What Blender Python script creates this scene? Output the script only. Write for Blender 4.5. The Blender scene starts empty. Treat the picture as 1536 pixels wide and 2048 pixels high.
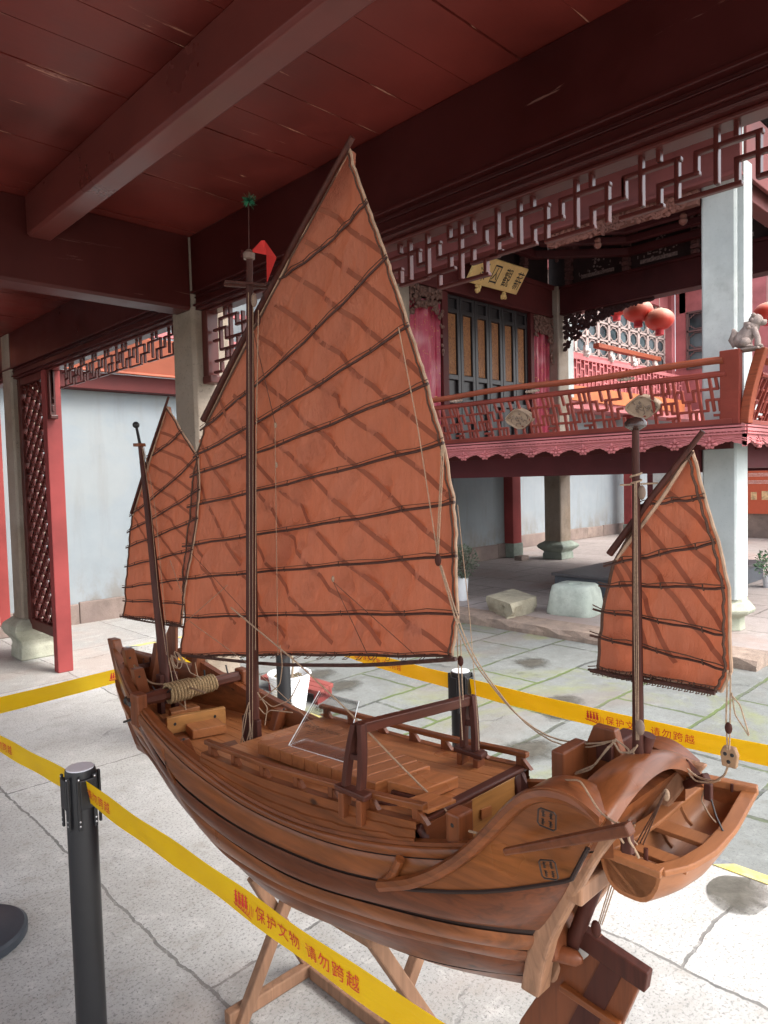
import bpy, bmesh, math, random
from mathutils import Vector as V, Matrix, noise as mnoise
S = bpy.context.scene; C = S.collection
random.seed(7)
# ------------------------------------------------------------------ camera
CAM = V((0, 0, 1.5)); FPX, YAW, PIT, ROL = 1405.45, 0.768038, 0.046452, -0.0254152
_fw = V((math.sin(YAW), math.cos(YAW), 0)); _rt = V((math.cos(YAW), -math.sin(YAW), 0)); _up = V((0, 0, 1))
_fw, _up = _fw*math.cos(PIT)-_up*math.sin(PIT), _up*math.cos(PIT)+_fw*math.sin(PIT)
_rt, _up = _rt*math.cos(ROL)+_up*math.sin(ROL), _up*math.cos(ROL)-_rt*math.sin(ROL)
cd = bpy.data.cameras.new('camera'); cam = bpy.data.objects.new('camera', cd); C.objects.link(cam)
cam.matrix_world = Matrix(((_rt.x, _up.x, -_fw.x, CAM.x), (_rt.y, _up.y, -_fw.y, CAM.y), (_rt.z, _up.z, -_fw.z, CAM.z), (0, 0, 0, 1)))
cd.sensor_fit = 'VERTICAL'; cd.sensor_height = 36; cd.lens = FPX/2048*36; cd.clip_start = .02; cd.clip_end = 500
S.camera = cam
# ------------------------------------------------------------------ sky, sun, exposure
SUN_EL, SUN_AZ = math.radians(52), math.radians(158)      # azimuth from +Y clockwise
w = bpy.data.worlds.new("World"); S.world = w; w.use_nodes = True
nt = w.node_tree; bg = nt.nodes['Background']
sk = nt.nodes.new('ShaderNodeTexSky'); sk.sky_type = 'NISHITA'; sk.sun_disc = False
sk.sun_elevation = SUN_EL; sk.sun_rotation = SUN_AZ; sk.air_density = 1.0; sk.dust_density = 4.0; sk.ozone_density = 1.0
hs = nt.nodes.new('ShaderNodeHueSaturation'); hs.inputs['Saturation'].default_value = .35
nt.links.new(sk.outputs[0], hs.inputs['Color']); nt.links.new(hs.outputs[0], bg.inputs['Color']); bg.inputs['Strength'].default_value = .15
sl = bpy.data.lights.new('sun', 'SUN'); sl.energy = .7; sl.angle = math.radians(35); sl.color = (1, .96, .9)
so = bpy.data.objects.new('sun', sl); C.objects.link(so)
_sd = V((math.sin(SUN_AZ)*math.cos(SUN_EL), math.cos(SUN_AZ)*math.cos(SUN_EL), math.sin(SUN_EL)))
so.rotation_euler = (-_sd).to_track_quat('-Z', 'Y').to_euler()
S.view_settings.view_transform = 'Standard'; S.view_settings.look = 'None'; S.view_settings.exposure = 1.85; S.view_settings.gamma = 1
S.cycles.max_bounces = 10; S.cycles.diffuse_bounces = 6; S.cycles.transparent_max_bounces = 12
S.cycles.use_denoising = True
# ------------------------------------------------------------------ points measured on the photograph, put on known planes of the place
def ray(x, y): return _fw + _rt*((x-768)/FPX) - _up*((y-1024)/FPX)
def onplane(x, y, p, n):
    d = ray(x, y); n = V(n); return CAM + d*((V(p)-CAM).dot(n)/d.dot(n))
def PX(x, y, a): return onplane(x, y, (a, 0, 0), (1, 0, 0))
def PY(x, y, a): return onplane(x, y, (0, a, 0), (0, 1, 0))
def PZ(x, y, a=0): return onplane(x, y, (0, 0, a), (0, 0, 1))
def zm(s, ox, oy, pts): return [(ox+p[0]/s, oy+p[1]/s) for p in pts]
def lerp(a, b, t): return a+(b-a)*t
def interp(x, xs, ys):
    if x <= xs[0]: return ys[0]
    for i in range(len(xs)-1):
        if x <= xs[i+1]: return lerp(ys[i], ys[i+1], (x-xs[i])/(xs[i+1]-xs[i]))
    return ys[-1]
def resample(pts, n):
    P = [V(p) for p in pts]; L = [0]
    for a, b in zip(P, P[1:]): L.append(L[-1]+(b-a).length)
    out = []
    for i in range(n):
        s = L[-1]*i/(n-1); k = 0
        while k < len(P)-2 and L[k+1] < s: k += 1
        t = 0 if L[k+1] == L[k] else (s-L[k])/(L[k+1]-L[k]); out.append(P[k].lerp(P[k+1], min(1, max(0, t))))
    return out
def smooth(pts, it=2):
    P = [V(p) for p in pts]
    for _ in range(it): P = [P[0]]+[P[i-1]*.25+P[i]*.5+P[i+1]*.25 for i in range(1, len(P)-1)]+[P[-1]]
    return P
def curve(pts, n=24, it=3): return smooth(resample(pts, n), it)
# ------------------------------------------------------------------ mesh builder and object helpers
ORG = {}
class MB:
    def __init__(s): s.v = []; s.f = []; s.m = []; s.mi = 0
    def add(s, vs, fs):
        o = len(s.v); s.v += [V(v) for v in vs]; s.f += [[i+o for i in f] for f in fs]; s.m += [s.mi]*len(fs); return s
    def box(s, x0, x1, y0, y1, z0, z1):
        return s.add([(x, y, z) for z in (z0, z1) for x, y in ((x0, y0), (x1, y0), (x1, y1), (x0, y1))],
                     [(3, 2, 1, 0), (4, 5, 6, 7), (0, 1, 5, 4), (1, 2, 6, 5), (2, 3, 7, 6), (3, 0, 4, 7)])
    def prism(s, poly, d):          # poly: planar loop, d: extrusion vector
        n = len(poly); d = V(d); P = [V(p) for p in poly]
        nn = V((0, 0, 0))
        for i in range(n): nn += P[i].cross(P[(i+1) % n])
        if nn.dot(d) > 0: P.reverse()
        return s.add(P+[p+d for p in P], [tuple(range(n)), tuple(range(2*n-1, n-1, -1))]+[((i+1) % n, i, i+n, (i+1) % n+n) for i in range(n)])
    def bar(s, a, b, w, h, up=(0, 0, 1)):
        a, b = V(a), V(b); d = (b-a).normalized(); up = V(up)
        x = d.cross(up)
        if x.length < 1e-4: x = d.cross(V((1, 0, 0)))
        x.normalize(); y = x.cross(d)
        return s.prism([a+x*w/2*i+y*h/2*j for i, j in ((-1, -1), (1, -1), (1, 1), (-1, 1))], b-a)
    def tube(s, pts, r, n=6, caps=True):
        P = [V(p) for p in pts]; m = len(P); R = r if isinstance(r, (list, tuple)) else [r]*m
        t0 = (P[1]-P[0]).normalized(); u = t0.orthogonal().normalized(); vs = []; fs = []
        for i in range(m):
            t = (P[min(i+1, m-1)]-P[max(i-1, 0)])
            t = t.normalized() if t.length > 1e-9 else t0
            u = (u-t*u.dot(t)); u = u.normalized() if u.length > 1e-6 else t.orthogonal().normalized()
            q = t.cross(u)
            vs += [P[i]+(u*math.cos(2*math.pi*k/n)+q*math.sin(2*math.pi*k/n))*R[i] for k in range(n)]
        for i in range(m-1): fs += [(i*n+k, i*n+(k+1) % n, (i+1)*n+(k+1) % n, (i+1)*n+k) for k in range(n)]
        if caps: fs += [tuple(range(n-1, -1, -1)), tuple((m-1)*n+k for k in range(n))]
        return s.add(vs, fs)
    def loft(s, rows, closed=False, cap=False):
        n = len(rows[0]); fs = []
        for i in range(len(rows)-1):
            for k in range(n if closed else n-1):
                fs.append((i*n+k, i*n+(k+1) % n, (i+1)*n+(k+1) % n, (i+1)*n+k))
        if cap: fs += [tuple(range(n-1, -1, -1)), tuple((len(rows)-1)*n+k for k in range(n))]
        return s.add([p for r in rows for p in r], fs)
    def ribbon(s, rows): return s.loft([list(r) for r in zip(*rows)], True, True)
    def lathe(s, c, prof, n=24, axis=(0, 0, 1)):
        ax = V(axis).normalized(); u = ax.orthogonal().normalized()
        if abs(ax.z) > .99: u = V((1, 0, 0))
        q = ax.cross(u); c = V(c)
        rows = [[c+ax*h+(u*math.cos(2*math.pi*k/n)+q*math.sin(2*math.pi*k/n))*max(r, 1e-5) for k in range(n)] for r, h in prof]
        return s.loft(rows, True, True)
    def sph(s, c, r, n=10, sc=(1, 1, 1)):
        c = V(c); rows = []
        for i in range(n+1):
            a = math.pi*i/n; rr = max(math.sin(a), 1e-3)
            rows.append([c+V((rr*math.cos(2*math.pi*k/(2*n))*sc[0], rr*math.sin(2*math.pi*k/(2*n))*sc[1], -math.cos(a)*sc[2]))*r for k in range(2*n)])
        return s.loft(rows, True, True)
    def quadtop(s, q, z, th):       # plate whose top corners q (points at height z) reach th down
        return s.prism([V((p[0], p[1], z)) for p in q], (0, 0, -th))
    def build(s, name, mat, parent=None, smooth=False, bevel=0, kind=None, seg=2, origin=None, subd=0):
        if parent is not None: o = ORG[parent]
        elif origin is not None: o = V(origin)
        else:
            xs = [v.x for v in s.v]; ys = [v.y for v in s.v]; zs = [v.z for v in s.v]
            o = V(((min(xs)+max(xs))/2, (min(ys)+max(ys))/2, min(zs)))
        me = bpy.data.meshes.new(name); me.from_pydata([v-o for v in s.v], [], s.f)
        mats = mat if isinstance(mat, (list, tuple)) else [mat]
        for m in mats: me.materials.append(m)
        me.polygons.foreach_set('material_index', [min(i, len(mats)-1) for i in s.m])
        bm = bmesh.new(); bm.from_mesh(me); bmesh.ops.recalc_face_normals(bm, faces=bm.faces); bm.to_mesh(me); bm.free()
        if smooth:
            me.polygons.foreach_set('use_smooth', [True]*len(me.polygons)); me.set_sharp_from_angle(angle=math.radians(smooth if smooth is not True else 40))
        ob = bpy.data.objects.new(name, me); C.objects.link(ob)
        if parent is not None: ob.parent = parent
        else: ob.location = o
        ORG[ob] = o
        if kind: ob['kind'] = kind
        if bevel:
            b = ob.modifiers.new('bevel', 'BEVEL'); b.width = bevel; b.segments = seg; b.limit_method = 'ANGLE'; b.angle_limit = math.radians(35)
        return ob
def tag(o, label, cat, group=None):
    o['label'] = label; o['category'] = cat
    if group: o['group'] = group
    return o
def empty(name, loc, label, cat, group=None):
    o = bpy.data.objects.new(name, None); C.objects.link(o); o.location = V(loc); o.empty_display_size = .1
    ORG[o] = V(loc); return tag(o, label, cat, group)
def textmesh(txt, size=1.0, align='LEFT'):
    cu = bpy.data.curves.new('lettering', 'FONT'); cu.body = txt; cu.size = size; cu.align_x = align; cu.resolution_u = 2; cu.fill_mode = 'FRONT'
    o = bpy.data.objects.new('lettering', cu); C.objects.link(o)
    dg = bpy.context.evaluated_depsgraph_get(); dg.update()
    me = o.evaluated_get(dg).to_mesh()
    vs = [V(v.co) for v in me.vertices]; fs = [tuple(p.vertices) for p in me.polygons]
    o.evaluated_get(dg).to_mesh_clear(); bpy.data.objects.remove(o); bpy.data.curves.remove(cu)
    return vs, fs
# ------------------------------------------------------------------ materials
def srgb(r, g, b):
    f = lambda c: (c/255/12.92) if c <= 10 else (((c/255)+.055)/1.055)**2.4
    return (f(r), f(g), f(b), 1)
class M:
    def __init__(s, name, rough=.6, spec=.5):
        s.m = bpy.data.materials.new(name); s.m.use_nodes = True; s.t = s.m.node_tree; s.b = s.t.nodes['Principled BSDF']
        s.b.inputs['Roughness'].default_value = rough; s.b.inputs['Specular IOR Level'].default_value = spec
        s.co = None
    def n(s, k, **kw):
        x = s.t.nodes.new(k)
        for a, b in kw.items(): setattr(x, a, b)
        return x
    def l(s, a, b): s.t.links.new(a, b)
    def coord(s, scale=(1, 1, 1), rot=(0, 0, 0)):
        tc = s.n('ShaderNodeTexCoord'); mp = s.n('ShaderNodeMapping'); mp.inputs['Scale'].default_value = scale; mp.inputs['Rotation'].default_value = rot
        s.l(tc.outputs['Object'], mp.inputs[0]); return mp.outputs[0]
    def noise(s, vec, scale=5, det=4, rough=.55, dist=0):
        x = s.n('ShaderNodeTexNoise'); x.inputs['Scale'].default_value = scale; x.inputs['Detail'].default_value = det
        x.inputs['Roughness'].default_value = rough; x.inputs['Distortion'].default_value = dist; s.l(vec, x.inputs['Vector']); return x.outputs['Fac']
    def ramp(s, fac, stops):
        x = s.n('ShaderNodeValToRGB'); e = x.color_ramp.elements
        while len(e) < len(stops): e.new(.5)
        for el, (p, c) in zip(e, stops): el.position = p; el.color = c if len(c) == 4 else (*c, 1)
        s.l(fac, x.inputs[0]); return x.outputs[0]
    def mix(s, fac, a, b, mode='MIX'):
        x = s.n('ShaderNodeMix', data_type='RGBA', blend_type=mode)
        for i, q in ((0, fac), (6, a), (7, b)):
            if hasattr(q, 'links'): s.l(q, x.inputs[i])
            else: x.inputs[i].default_value = q
        return x.outputs[2]
    def math(s, op, a, b=0):
        x = s.n('ShaderNodeMath', operation=op)
        for i, q in ((0, a), (1, b)):
            if hasattr(q, 'links'): s.l(q, x.inputs[i])
            else: x.inputs[i].default_value = q
        return x.outputs[0]
    def col(s, c):
        if hasattr(c, 'links'): s.l(c, s.b.inputs['Base Color'])
        else: s.b.inputs['Base Color'].default_value = c if len(c) == 4 else (*c, 1)
        return s
    def bump(s, h, strength=.3, dist=.01):
        x = s.n('ShaderNodeBump'); x.inputs['Strength'].default_value = strength; x.inputs['Distance'].default_value = dist
        s.l(h, x.inputs['Height']); s.l(x.outputs[0], s.b.inputs['Normal']); return s
    def rough(s, sock): s.l(sock, s.b.inputs['Roughness']); return s
def G(v): return (v, v, v, 1)
def sc(c, k): return (min(1, c[0]*k), min(1, c[1]*k), min(1, c[2]*k), 1)
def wood(name, c, axis='Y', rough=.38, var=.45, coat=.25, spots=0, grain=1.0):
    m = M(name, rough); st = {'X': (2.2, 34, 34), 'Y': (34, 2.2, 34), 'Z': (34, 34, 2.2)}[axis]
    v = m.coord(tuple(a*grain for a in st)); g = m.noise(v, 1.6, 6, .6, .8)
    big = m.noise(m.coord((1, 1, 1)), 5, 3)
    k = m.ramp(g, [(.28, sc(c, 1-var)), (.5, c), (.72, sc(c, 1+var*.8))])
    k = m.mix(m.ramp(big, [(.3, G(0)), (.7, G(.55))]), k, sc(c, .62))
    if spots:
        vo = m.n('ShaderNodeTexVoronoi'); vo.inputs['Scale'].default_value = 11; m.l(m.coord((1, .6, 1)), vo.inputs['Vector'])
        k = m.mix(m.ramp(vo.outputs['Distance'], [(.04, G(spots)), (.10, G(0))]), k, sc(c, .18))
    m.col(k); m.bump(g, .12, .002); m.b.inputs['Coat Weight'].default_value = coat*.5; m.b.inputs['Coat Roughness'].default_value = .18
    m.rough(m.ramp(big, [(.3, G(max(.05, rough-.08))), (.7, G(rough+.15))]))
    m.b.inputs['Specular IOR Level'].default_value = .28
    return m.m
def paint(name, c, rough=.5, wear=0, wearc=None, axis='Y', coat=0, dirt=.35):
    m = M(name, rough); st = {'X': (3, 40, 40), 'Y': (40, 3, 40), 'Z': (40, 40, 3)}[axis]
    g = m.noise(m.coord(st), 1.2, 5, .6, .5); big = m.noise(m.coord((1, 1, 1)), 1.7, 5, .6)
    k = m.ramp(big, [(.3, sc(c, 1-dirt)), (.55, c), (.8, sc(c, 1+dirt*.6))])
    if wear:
        st2 = tuple(.25*x for x in st); f = m.noise(m.coord(st2), 1.5, 9, .72, .6)
        k = m.mix(m.ramp(f, [(.72-wear*.12, G(0)), (.75-wear*.12, G(.8))]), k, wearc or sc(c, 3))
    m.col(k); m.bump(g, .10, .003); m.rough(m.ramp(big, [(.3, G(max(.1, rough-.15))), (.7, G(rough+.1))]))
    m.b.inputs['Specular IOR Level'].default_value = .22
    m.b.inputs['Coat Weight'].default_value = coat*.35; m.b.inputs['Coat Roughness'].default_value = .2
    return m.m
def stone(name, c, c2=None, scale=6, rough=.85, bumps=.35, spk=.5):
    m = M(name, rough, .3); v = m.coord(); a = m.noise(v, scale, 8, .65); b = m.noise(v, scale*14, 4, .7); d = m.noise(v, scale*.22, 4, .6, .4)
    k = m.ramp(a, [(.3, sc(c, .68)), (.5, c), (.72, sc(c, 1.25))])
    k = m.mix(m.ramp(d, [(.4, G(0)), (.65, G(.8))]), k, c2 or sc(c, .7))
    k = m.mix(m.ramp(b, [(.32, G(spk)), (.42, G(0))]), k, sc(c, .35))
    m.col(k); m.bump(m.math('ADD', a, m.math('MULTIPLY', b, .4)), bumps, .02); return m.m
def plain(name, c, rough=.5, metal=0, spec=.5, var=.15, scale=20):
    m = M(name, rough, spec); m.b.inputs['Metallic'].default_value = metal
    m.col(m.ramp(m.noise(m.coord(), scale, 5, .6), [(.3, sc(c, 1-var)), (.7, sc(c, 1+var))])); return m.m
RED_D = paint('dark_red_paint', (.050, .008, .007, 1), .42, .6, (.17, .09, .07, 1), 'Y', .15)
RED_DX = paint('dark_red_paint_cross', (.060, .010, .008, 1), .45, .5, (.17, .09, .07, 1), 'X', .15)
RED_C = paint('ceiling_red_paint', (.145, .022, .016, 1), .45, .45, (.40, .20, .14, 1), 'X', .2, .45)
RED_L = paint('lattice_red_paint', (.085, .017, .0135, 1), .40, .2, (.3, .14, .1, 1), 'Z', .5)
RED_P = paint('weathered_red_paint', (.27, .05, .048, 1), .6, .35, (.38, .16, .13, 1), 'Z', 0)
RED_S = paint('stage_red_paint', (.17, .050, .047, 1), .62, .5, (.42, .2, .17, 1), 'Y', 0)
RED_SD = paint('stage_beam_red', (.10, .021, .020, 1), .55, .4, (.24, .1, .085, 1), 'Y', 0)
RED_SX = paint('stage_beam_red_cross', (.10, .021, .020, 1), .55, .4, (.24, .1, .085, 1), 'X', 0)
ORANGE = wood('orange_red_rail_wood', (.27, .060, .026, 1), 'Y', .5, .4, .1)
RAILRED = paint('balustrade_red', (.24, .046, .032, 1), .5, .4, (.45, .2, .13, 1), 'Z', .1)
PINK = paint('faded_pink_red_paint', (.50, .165, .17, 1), .7, .5, (.55, .33, .3, 1), 'Y', 0)
CARVE = paint('carved_frieze_brown', (.20, .085, .066, 1), .7, .6, (.4, .25, .2, 1), 'Y', 0)
STONE_C = stone('column_stone', (.25, .195, .145, 1), (.36, .31, .26, 1), 5, .85, .3, .5)
STONE_S = stone('stage_column_stone', (.50, .53, .51, 1), (.42, .46, .46, 1), 3, .8, .12, .25)
STONE_B = stone('carved_base_stone', (.42, .41, .33, 1), (.30, .33, .25, 1), 6, .9, .5, .5)
STONE_G = stone('greenish_base_stone', (.26, .30, .25, 1), (.2, .22, .2, 1), 8, .9, .5, .5)
STONE_P = stone('plinth_stone', (.26, .20, .17, 1), (.17, .13, .12, 1), 5, .9, .4, .4)
STONE_M = stone('pale_green_stone', (.47, .52, .46, 1), (.38, .44, .38, 1), 6, .9, .4, .5)
STONE_R = stone('rough_yellow_stone', (.42, .38, .28, 1), (.3, .28, .22, 1), 9, .95, .8, .6)
KERB = stone('kerb_stone', (.33, .25, .20, 1), (.24, .19, .16, 1), 14, .95, .7, .6)
W_HULL = wood('varnished_hull_wood', (.205, .062, .019, 1), 'Y', .36, .55, .3, .95)
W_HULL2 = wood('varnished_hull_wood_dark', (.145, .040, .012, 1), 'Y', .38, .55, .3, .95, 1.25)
W_HULL3 = wood('varnished_hull_wood_light', (.235, .076, .023, 1), 'Y', .34, .5, .3, .9, .8)
W_HULLX = wood('varnished_rail_wood', (.20, .063, .021, 1), 'X', .34, .45, .3, .5)
W_GROOVE = plain('dark_plank_seam', (.022, .008, .005, 1), .7)
W_DECK = wood('varnished_deck_wood', (.43, .165, .06, 1), 'Y', .32, .35, .3)
W_DECKX = wood('deck_plank_wood', (.38, .135, .048, 1), 'X', .32, .35, .3)
W_GOLD = wood('golden_wood', (.44, .20, .06, 1), 'X', .4, .3, .3, .3)
W_MID = wood('brown_wood', (.19, .056, .02, 1), 'Z', .4, .4, .3, .4)
W_MIDX = wood('brown_cross_wood', (.155, .046, .018, 1), 'X', .4, .4, .3)
W_DARK = wood('dark_mast_wood', (.070, .019, .012, 1), 'Z', .55, .5, .04)
W_DARKX = wood('dark_bar_wood', (.085, .024, .014, 1), 'X', .45, .4, .12)
W_DINGHY = wood('dinghy_wood', (.36, .14, .055, 1), 'X', .36, .25, .3)
W_STAND = wood('stand_wood', (.27, .145, .085, 1), 'Z', .6, .35, 0, .4)
W_FRAME = wood('stern_frame_wood', (.38, .20, .115, 1), 'Z', .45, .45, .2)
ROPE = plain('pale_rope', (.38, .26, .17, 1), .85, var=.3, scale=300)
ROPE_D = plain('dark_rope', (.10, .05, .032, 1), .9, var=.3, scale=300)
BLACK = plain('black_coating', (.014, .014, .016, 1), .38, 0, .5, .1)
BLACKIRON = plain('black_iron', (.012, .011, .011, 1), .5)
STEEL = plain('steel', (.6, .6, .62, 1), .3, 1)
WHITE_P = plain('white_glaze', (.78, .80, .82, 1), .25, var=.03)
GREY_CAP = plain('pale_cap', (.70, .72, .76, 1), .4, var=.05)
GOLD = plain('gold_leaf', (.80, .56, .22, 1), .5, 0, .4, .12, 8)
INK = plain('black_lettering', (.01, .01, .01, 1), .6)
REDINK = plain('red_lettering', (.55, .02, .012, 1), .6)
WHITEINK = plain('white_lettering', (.75, .6, .55, 1), .6)
DOORWOOD = plain('dark_door_wood', (.022, .017, .018, 1), .4, var=.3)  # near-black wood of the stage door leaves
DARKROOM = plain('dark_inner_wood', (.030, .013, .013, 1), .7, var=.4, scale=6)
# ================================================================== THE SETTING: floors
def floor_mat(name, c, cell, mortar, mossy, rot, speck):
    m = M(name, .75, .35); v = m.coord(); nz = m.n('ShaderNodeTexNoise'); nz.inputs['Scale'].default_value = 2.2; nz.inputs['Detail'].default_value = 6; nz.inputs['Roughness'].default_value = .65
    m.l(v, nz.inputs['Vector']); d = m.n('ShaderNodeVectorMath', operation='MULTIPLY_ADD'); m.l(nz.outputs['Color'], d.inputs[0]); d.inputs[1].default_value = (.10, .10, 0); m.l(v, d.inputs[2])
    mp = m.n('ShaderNodeMapping'); mp.inputs['Rotation'].default_value = (0, 0, rot); m.l(d.outputs[0], mp.inputs[0])
    br = m.n('ShaderNodeTexBrick'); br.offset = .5; br.offset_frequency = 2; br.squash = 1.35; br.squash_frequency = 3
    for k, q in (('Scale', 1), ('Mortar Size', mortar), ('Mortar Smooth', .25), ('Brick Width', cell[0]), ('Row Height', cell[1]), ('Bias', 0)): br.inputs[k].default_value = q
    br.inputs['Color1'].default_value = sc(c, .84); br.inputs['Color2'].default_value = sc(c, 1.14); br.inputs['Mortar'].default_value = sc(c, .28)
    m.l(mp.outputs[0], br.inputs['Vector'])
    a = m.noise(v, 1.3, 8, .68, .3); b = m.noise(v, 95, 6, .8); e = m.noise(v, 9, 9, .75); g = m.noise(v, .55, 5, .6, .4)
    k = m.mix(m.ramp(a, [(.35, G(.0)), (.7, G(.6))]), br.outputs['Color'], (c[0]*.66, c[1]*.63, c[2]*.58, 1))
    k = m.mix(m.ramp(e, [(.36, G(.55)), (.47, G(0))]), k, (c[0]*.68, c[1]*.64, c[2]*.58, 1)); k = m.mix(m.ramp(e, [(.53, G(0)), (.63, G(.6))]), k, (c[0]*1.22, c[1]*1.2, c[2]*1.18, 1))
    k = m.mix(m.ramp(b, [(.40, G(speck)), (.47, G(0))]), k, sc(c, .34))
    k = m.mix(m.ramp(g, [(.52, G(0)), (.64, G(.42))]), k, (c[0]*.95, c[1]*.70, c[2]*.60, 1))
    vo = m.n('ShaderNodeTexVoronoi', feature='DISTANCE_TO_EDGE'); vo.inputs['Scale'].default_value = .55
    nd = m.n('ShaderNodeVectorMath', operation='MULTIPLY_ADD'); m.l(nz.outputs['Color'], nd.inputs[0]); nd.inputs[1].default_value = (.55, .55, 0); m.l(v, nd.inputs[2]); m.l(nd.outputs[0], vo.inputs['Vector'])
    cr = m.math('MULTIPLY', m.ramp(vo.outputs['Distance'], [(.002, G(1)), (.006, G(0))]), m.ramp(a, [(.52, G(0)), (.62, G(.6))]))
    k = m.mix(cr, k, sc(c, .25))
    if mossy:
        ms = m.noise(v, .75, 7, .7, .6); ms2 = m.noise(v, 16, 4, .7)
        mm = m.ramp(ms, [(.53, G(0)), (.64, G(.9))]); mm = m.math('MULTIPLY', mm, m.ramp(ms2, [(.25, G(.3)), (.65, G(1))]))
        k = m.mix(m.math('MULTIPLY', mm, .75), k, (.20, .22, .075, 1))
        jm = m.math('MULTIPLY', m.ramp(br.outputs['Fac'], [(.2, G(0)), (.9, G(1))]), m.ramp(ms, [(.42, G(0)), (.55, G(1))]))
        k = m.mix(m.math('MULTIPLY', jm, .8), k, (.10, .14, .04, 1))
    m.col(k)
    h = m.math('SUBTRACT', m.math('ADD', m.math('MULTIPLY', a, .6), m.math('ADD', m.math('MULTIPLY', b, .12), m.math('MULTIPLY', e, .35))), m.math('MULTIPLY', m.math('ADD', br.outputs['Fac'], cr), .8))
    m.bump(h, .55, .012); m.rough(m.ramp(a, [(.3, G(.85)), (.75, G(.5))])); return m.m
F_YARD = floor_mat('courtyard_slabs', (.20, .212, .205, 1), (1.15, .62), .016, True, 0, .5)
F_GAL = floor_mat('gallery_slabs', (.44, .435, .42, 1), (1.9, 1.05), .006, False, math.pi/2, .85)
F_TER = floor_mat('terrace_slabs', (.33, .29, .275, 1), (1.3, .7), .01, False, math.pi/2, .5)
b = MB(); b.box(-150, 150, -150, 150, -.4, -.1); b.build('ground', F_YARD, origin=(0, 0, 0), kind='structure')
b = MB(); b.box(-7, 2.75, -7, 7.9, -.2, 0); b.box(2.75, 5.93, 6.3, 7.9, -.2, 0); b.build('gallery_floor', F_GAL, origin=(0, 0, 0), kind='structure')
b = MB(); b.box(6.25, 30, 1.93, 9.5, -.2, 0); b.box(14.6, 30, -8, 1.93, -.2, 0); b.build('terrace', F_TER, origin=(0, 0, 0), kind='structure')
b = MB()
n = 40
rows = []
for i in range(n+1):
    y = 1.93+(7.9-1.93)*i/n; j = lambda a: a+random.uniform(-.012, .012)
    rows.append([V((6.25, y, -.2)), V((j(5.93), y, -.2)), V((j(5.93), y, -.06)), V((j(5.945), y, j(-.005)-.006)), V((6.05, y, .003)), V((6.25, y, .003))])
b.loft(rows, True, True); b.build('terrace_kerb', KERB, origin=(0, 0, 0), kind='structure')
# wet hollows in the courtyard slabs
WET = M('wet_stone', .3, .4); WET.col(WET.ramp(WET.noise(WET.coord(), 14, 6, .7), [(.3, (.06, .055, .045)), (.7, (.16, .15, .125))])); WET.bump(WET.noise(WET.coord(), 40, 5, .7), .35, .006)
ln_ = WET.n('ShaderNodeVectorMath', operation='LENGTH'); WET.l(WET.coord(), ln_.inputs[0])
fd_ = WET.ramp(WET.math('ADD', ln_.outputs['Value'], WET.math('ADD', WET.math('MULTIPLY', WET.noise(WET.coord(), 3.5, 3, .6), .38), WET.math('MULTIPLY', WET.noise(WET.coord(), 22, 7, .75), .16))), [(.34, G(.8)), (.46, G(0))])
tw_ = WET.n('ShaderNodeBsdfTransparent'); mw_ = WET.n('ShaderNodeMixShader'); WET.l(fd_, mw_.inputs[0]); WET.l(tw_.outputs[0], mw_.inputs[1]); WET.l(WET.b.outputs[0], mw_.inputs[2]); WET.l(mw_.outputs[0], WET.t.nodes['Material Output'].inputs[0]); WET = WET.m
for x, y, r in ((1070, 1326, .26), (1070, 1500, .20), (1130, 1405, .15), (640, 1350, .34), (690, 1372, .25), (1120, 1425, .15), (1480, 1790, .09)):
    r *= 1.5; c = PZ(x, y, -.1 if x != 1480 else 0); b = MB(); m_ = 28
    rr = [r*(1+.22*mnoise.noise(V((math.cos(t*6.283/m_)*1.5, math.sin(t*6.283/m_)*1.5, x)))) for t in range(m_)]
    zt = -.096 if x != 1480 else .004
    b.add([V((c.x+rr[t]*math.cos(t*6.283/m_), c.y+.75*rr[t]*math.sin(t*6.283/m_), zt)) for t in range(m_)], [tuple(range(m_))])
    b.build('puddle', WET, kind='structure')
# loose yellow and black hazard tape along the gallery edge
HZ = M('hazard_tape', .6); wv = HZ.n('ShaderNodeTexWave', wave_type='BANDS', bands_direction='DIAGONAL'); wv.inputs['Scale'].default_value = 1.45
HZ.l(HZ.coord(), wv.inputs['Vector'])
k = HZ.ramp(wv.outputs['Fac'], [(.48, (.03, .045, .07)), (.52, (.62, .50, .10))])
HZ.col(HZ.mix(HZ.ramp(HZ.noise(HZ.coord(), 14, 6, .7), [(.4, G(0)), (.75, G(.6))]), k, (.5, .5, .48, 1))); HZ = HZ.m
b = MB(); b.box(2.69, 2.748, -4, 6.3, .001, .0045); b.box(2.748, 4.6, 6.3, 6.358, .001, .0045)
tag(b.build('hazard_tape', HZ, origin=(2.7, 2, 0)), 'worn yellow and black hazard tape stuck along the edge of the gallery floor', 'floor tape')
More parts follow.
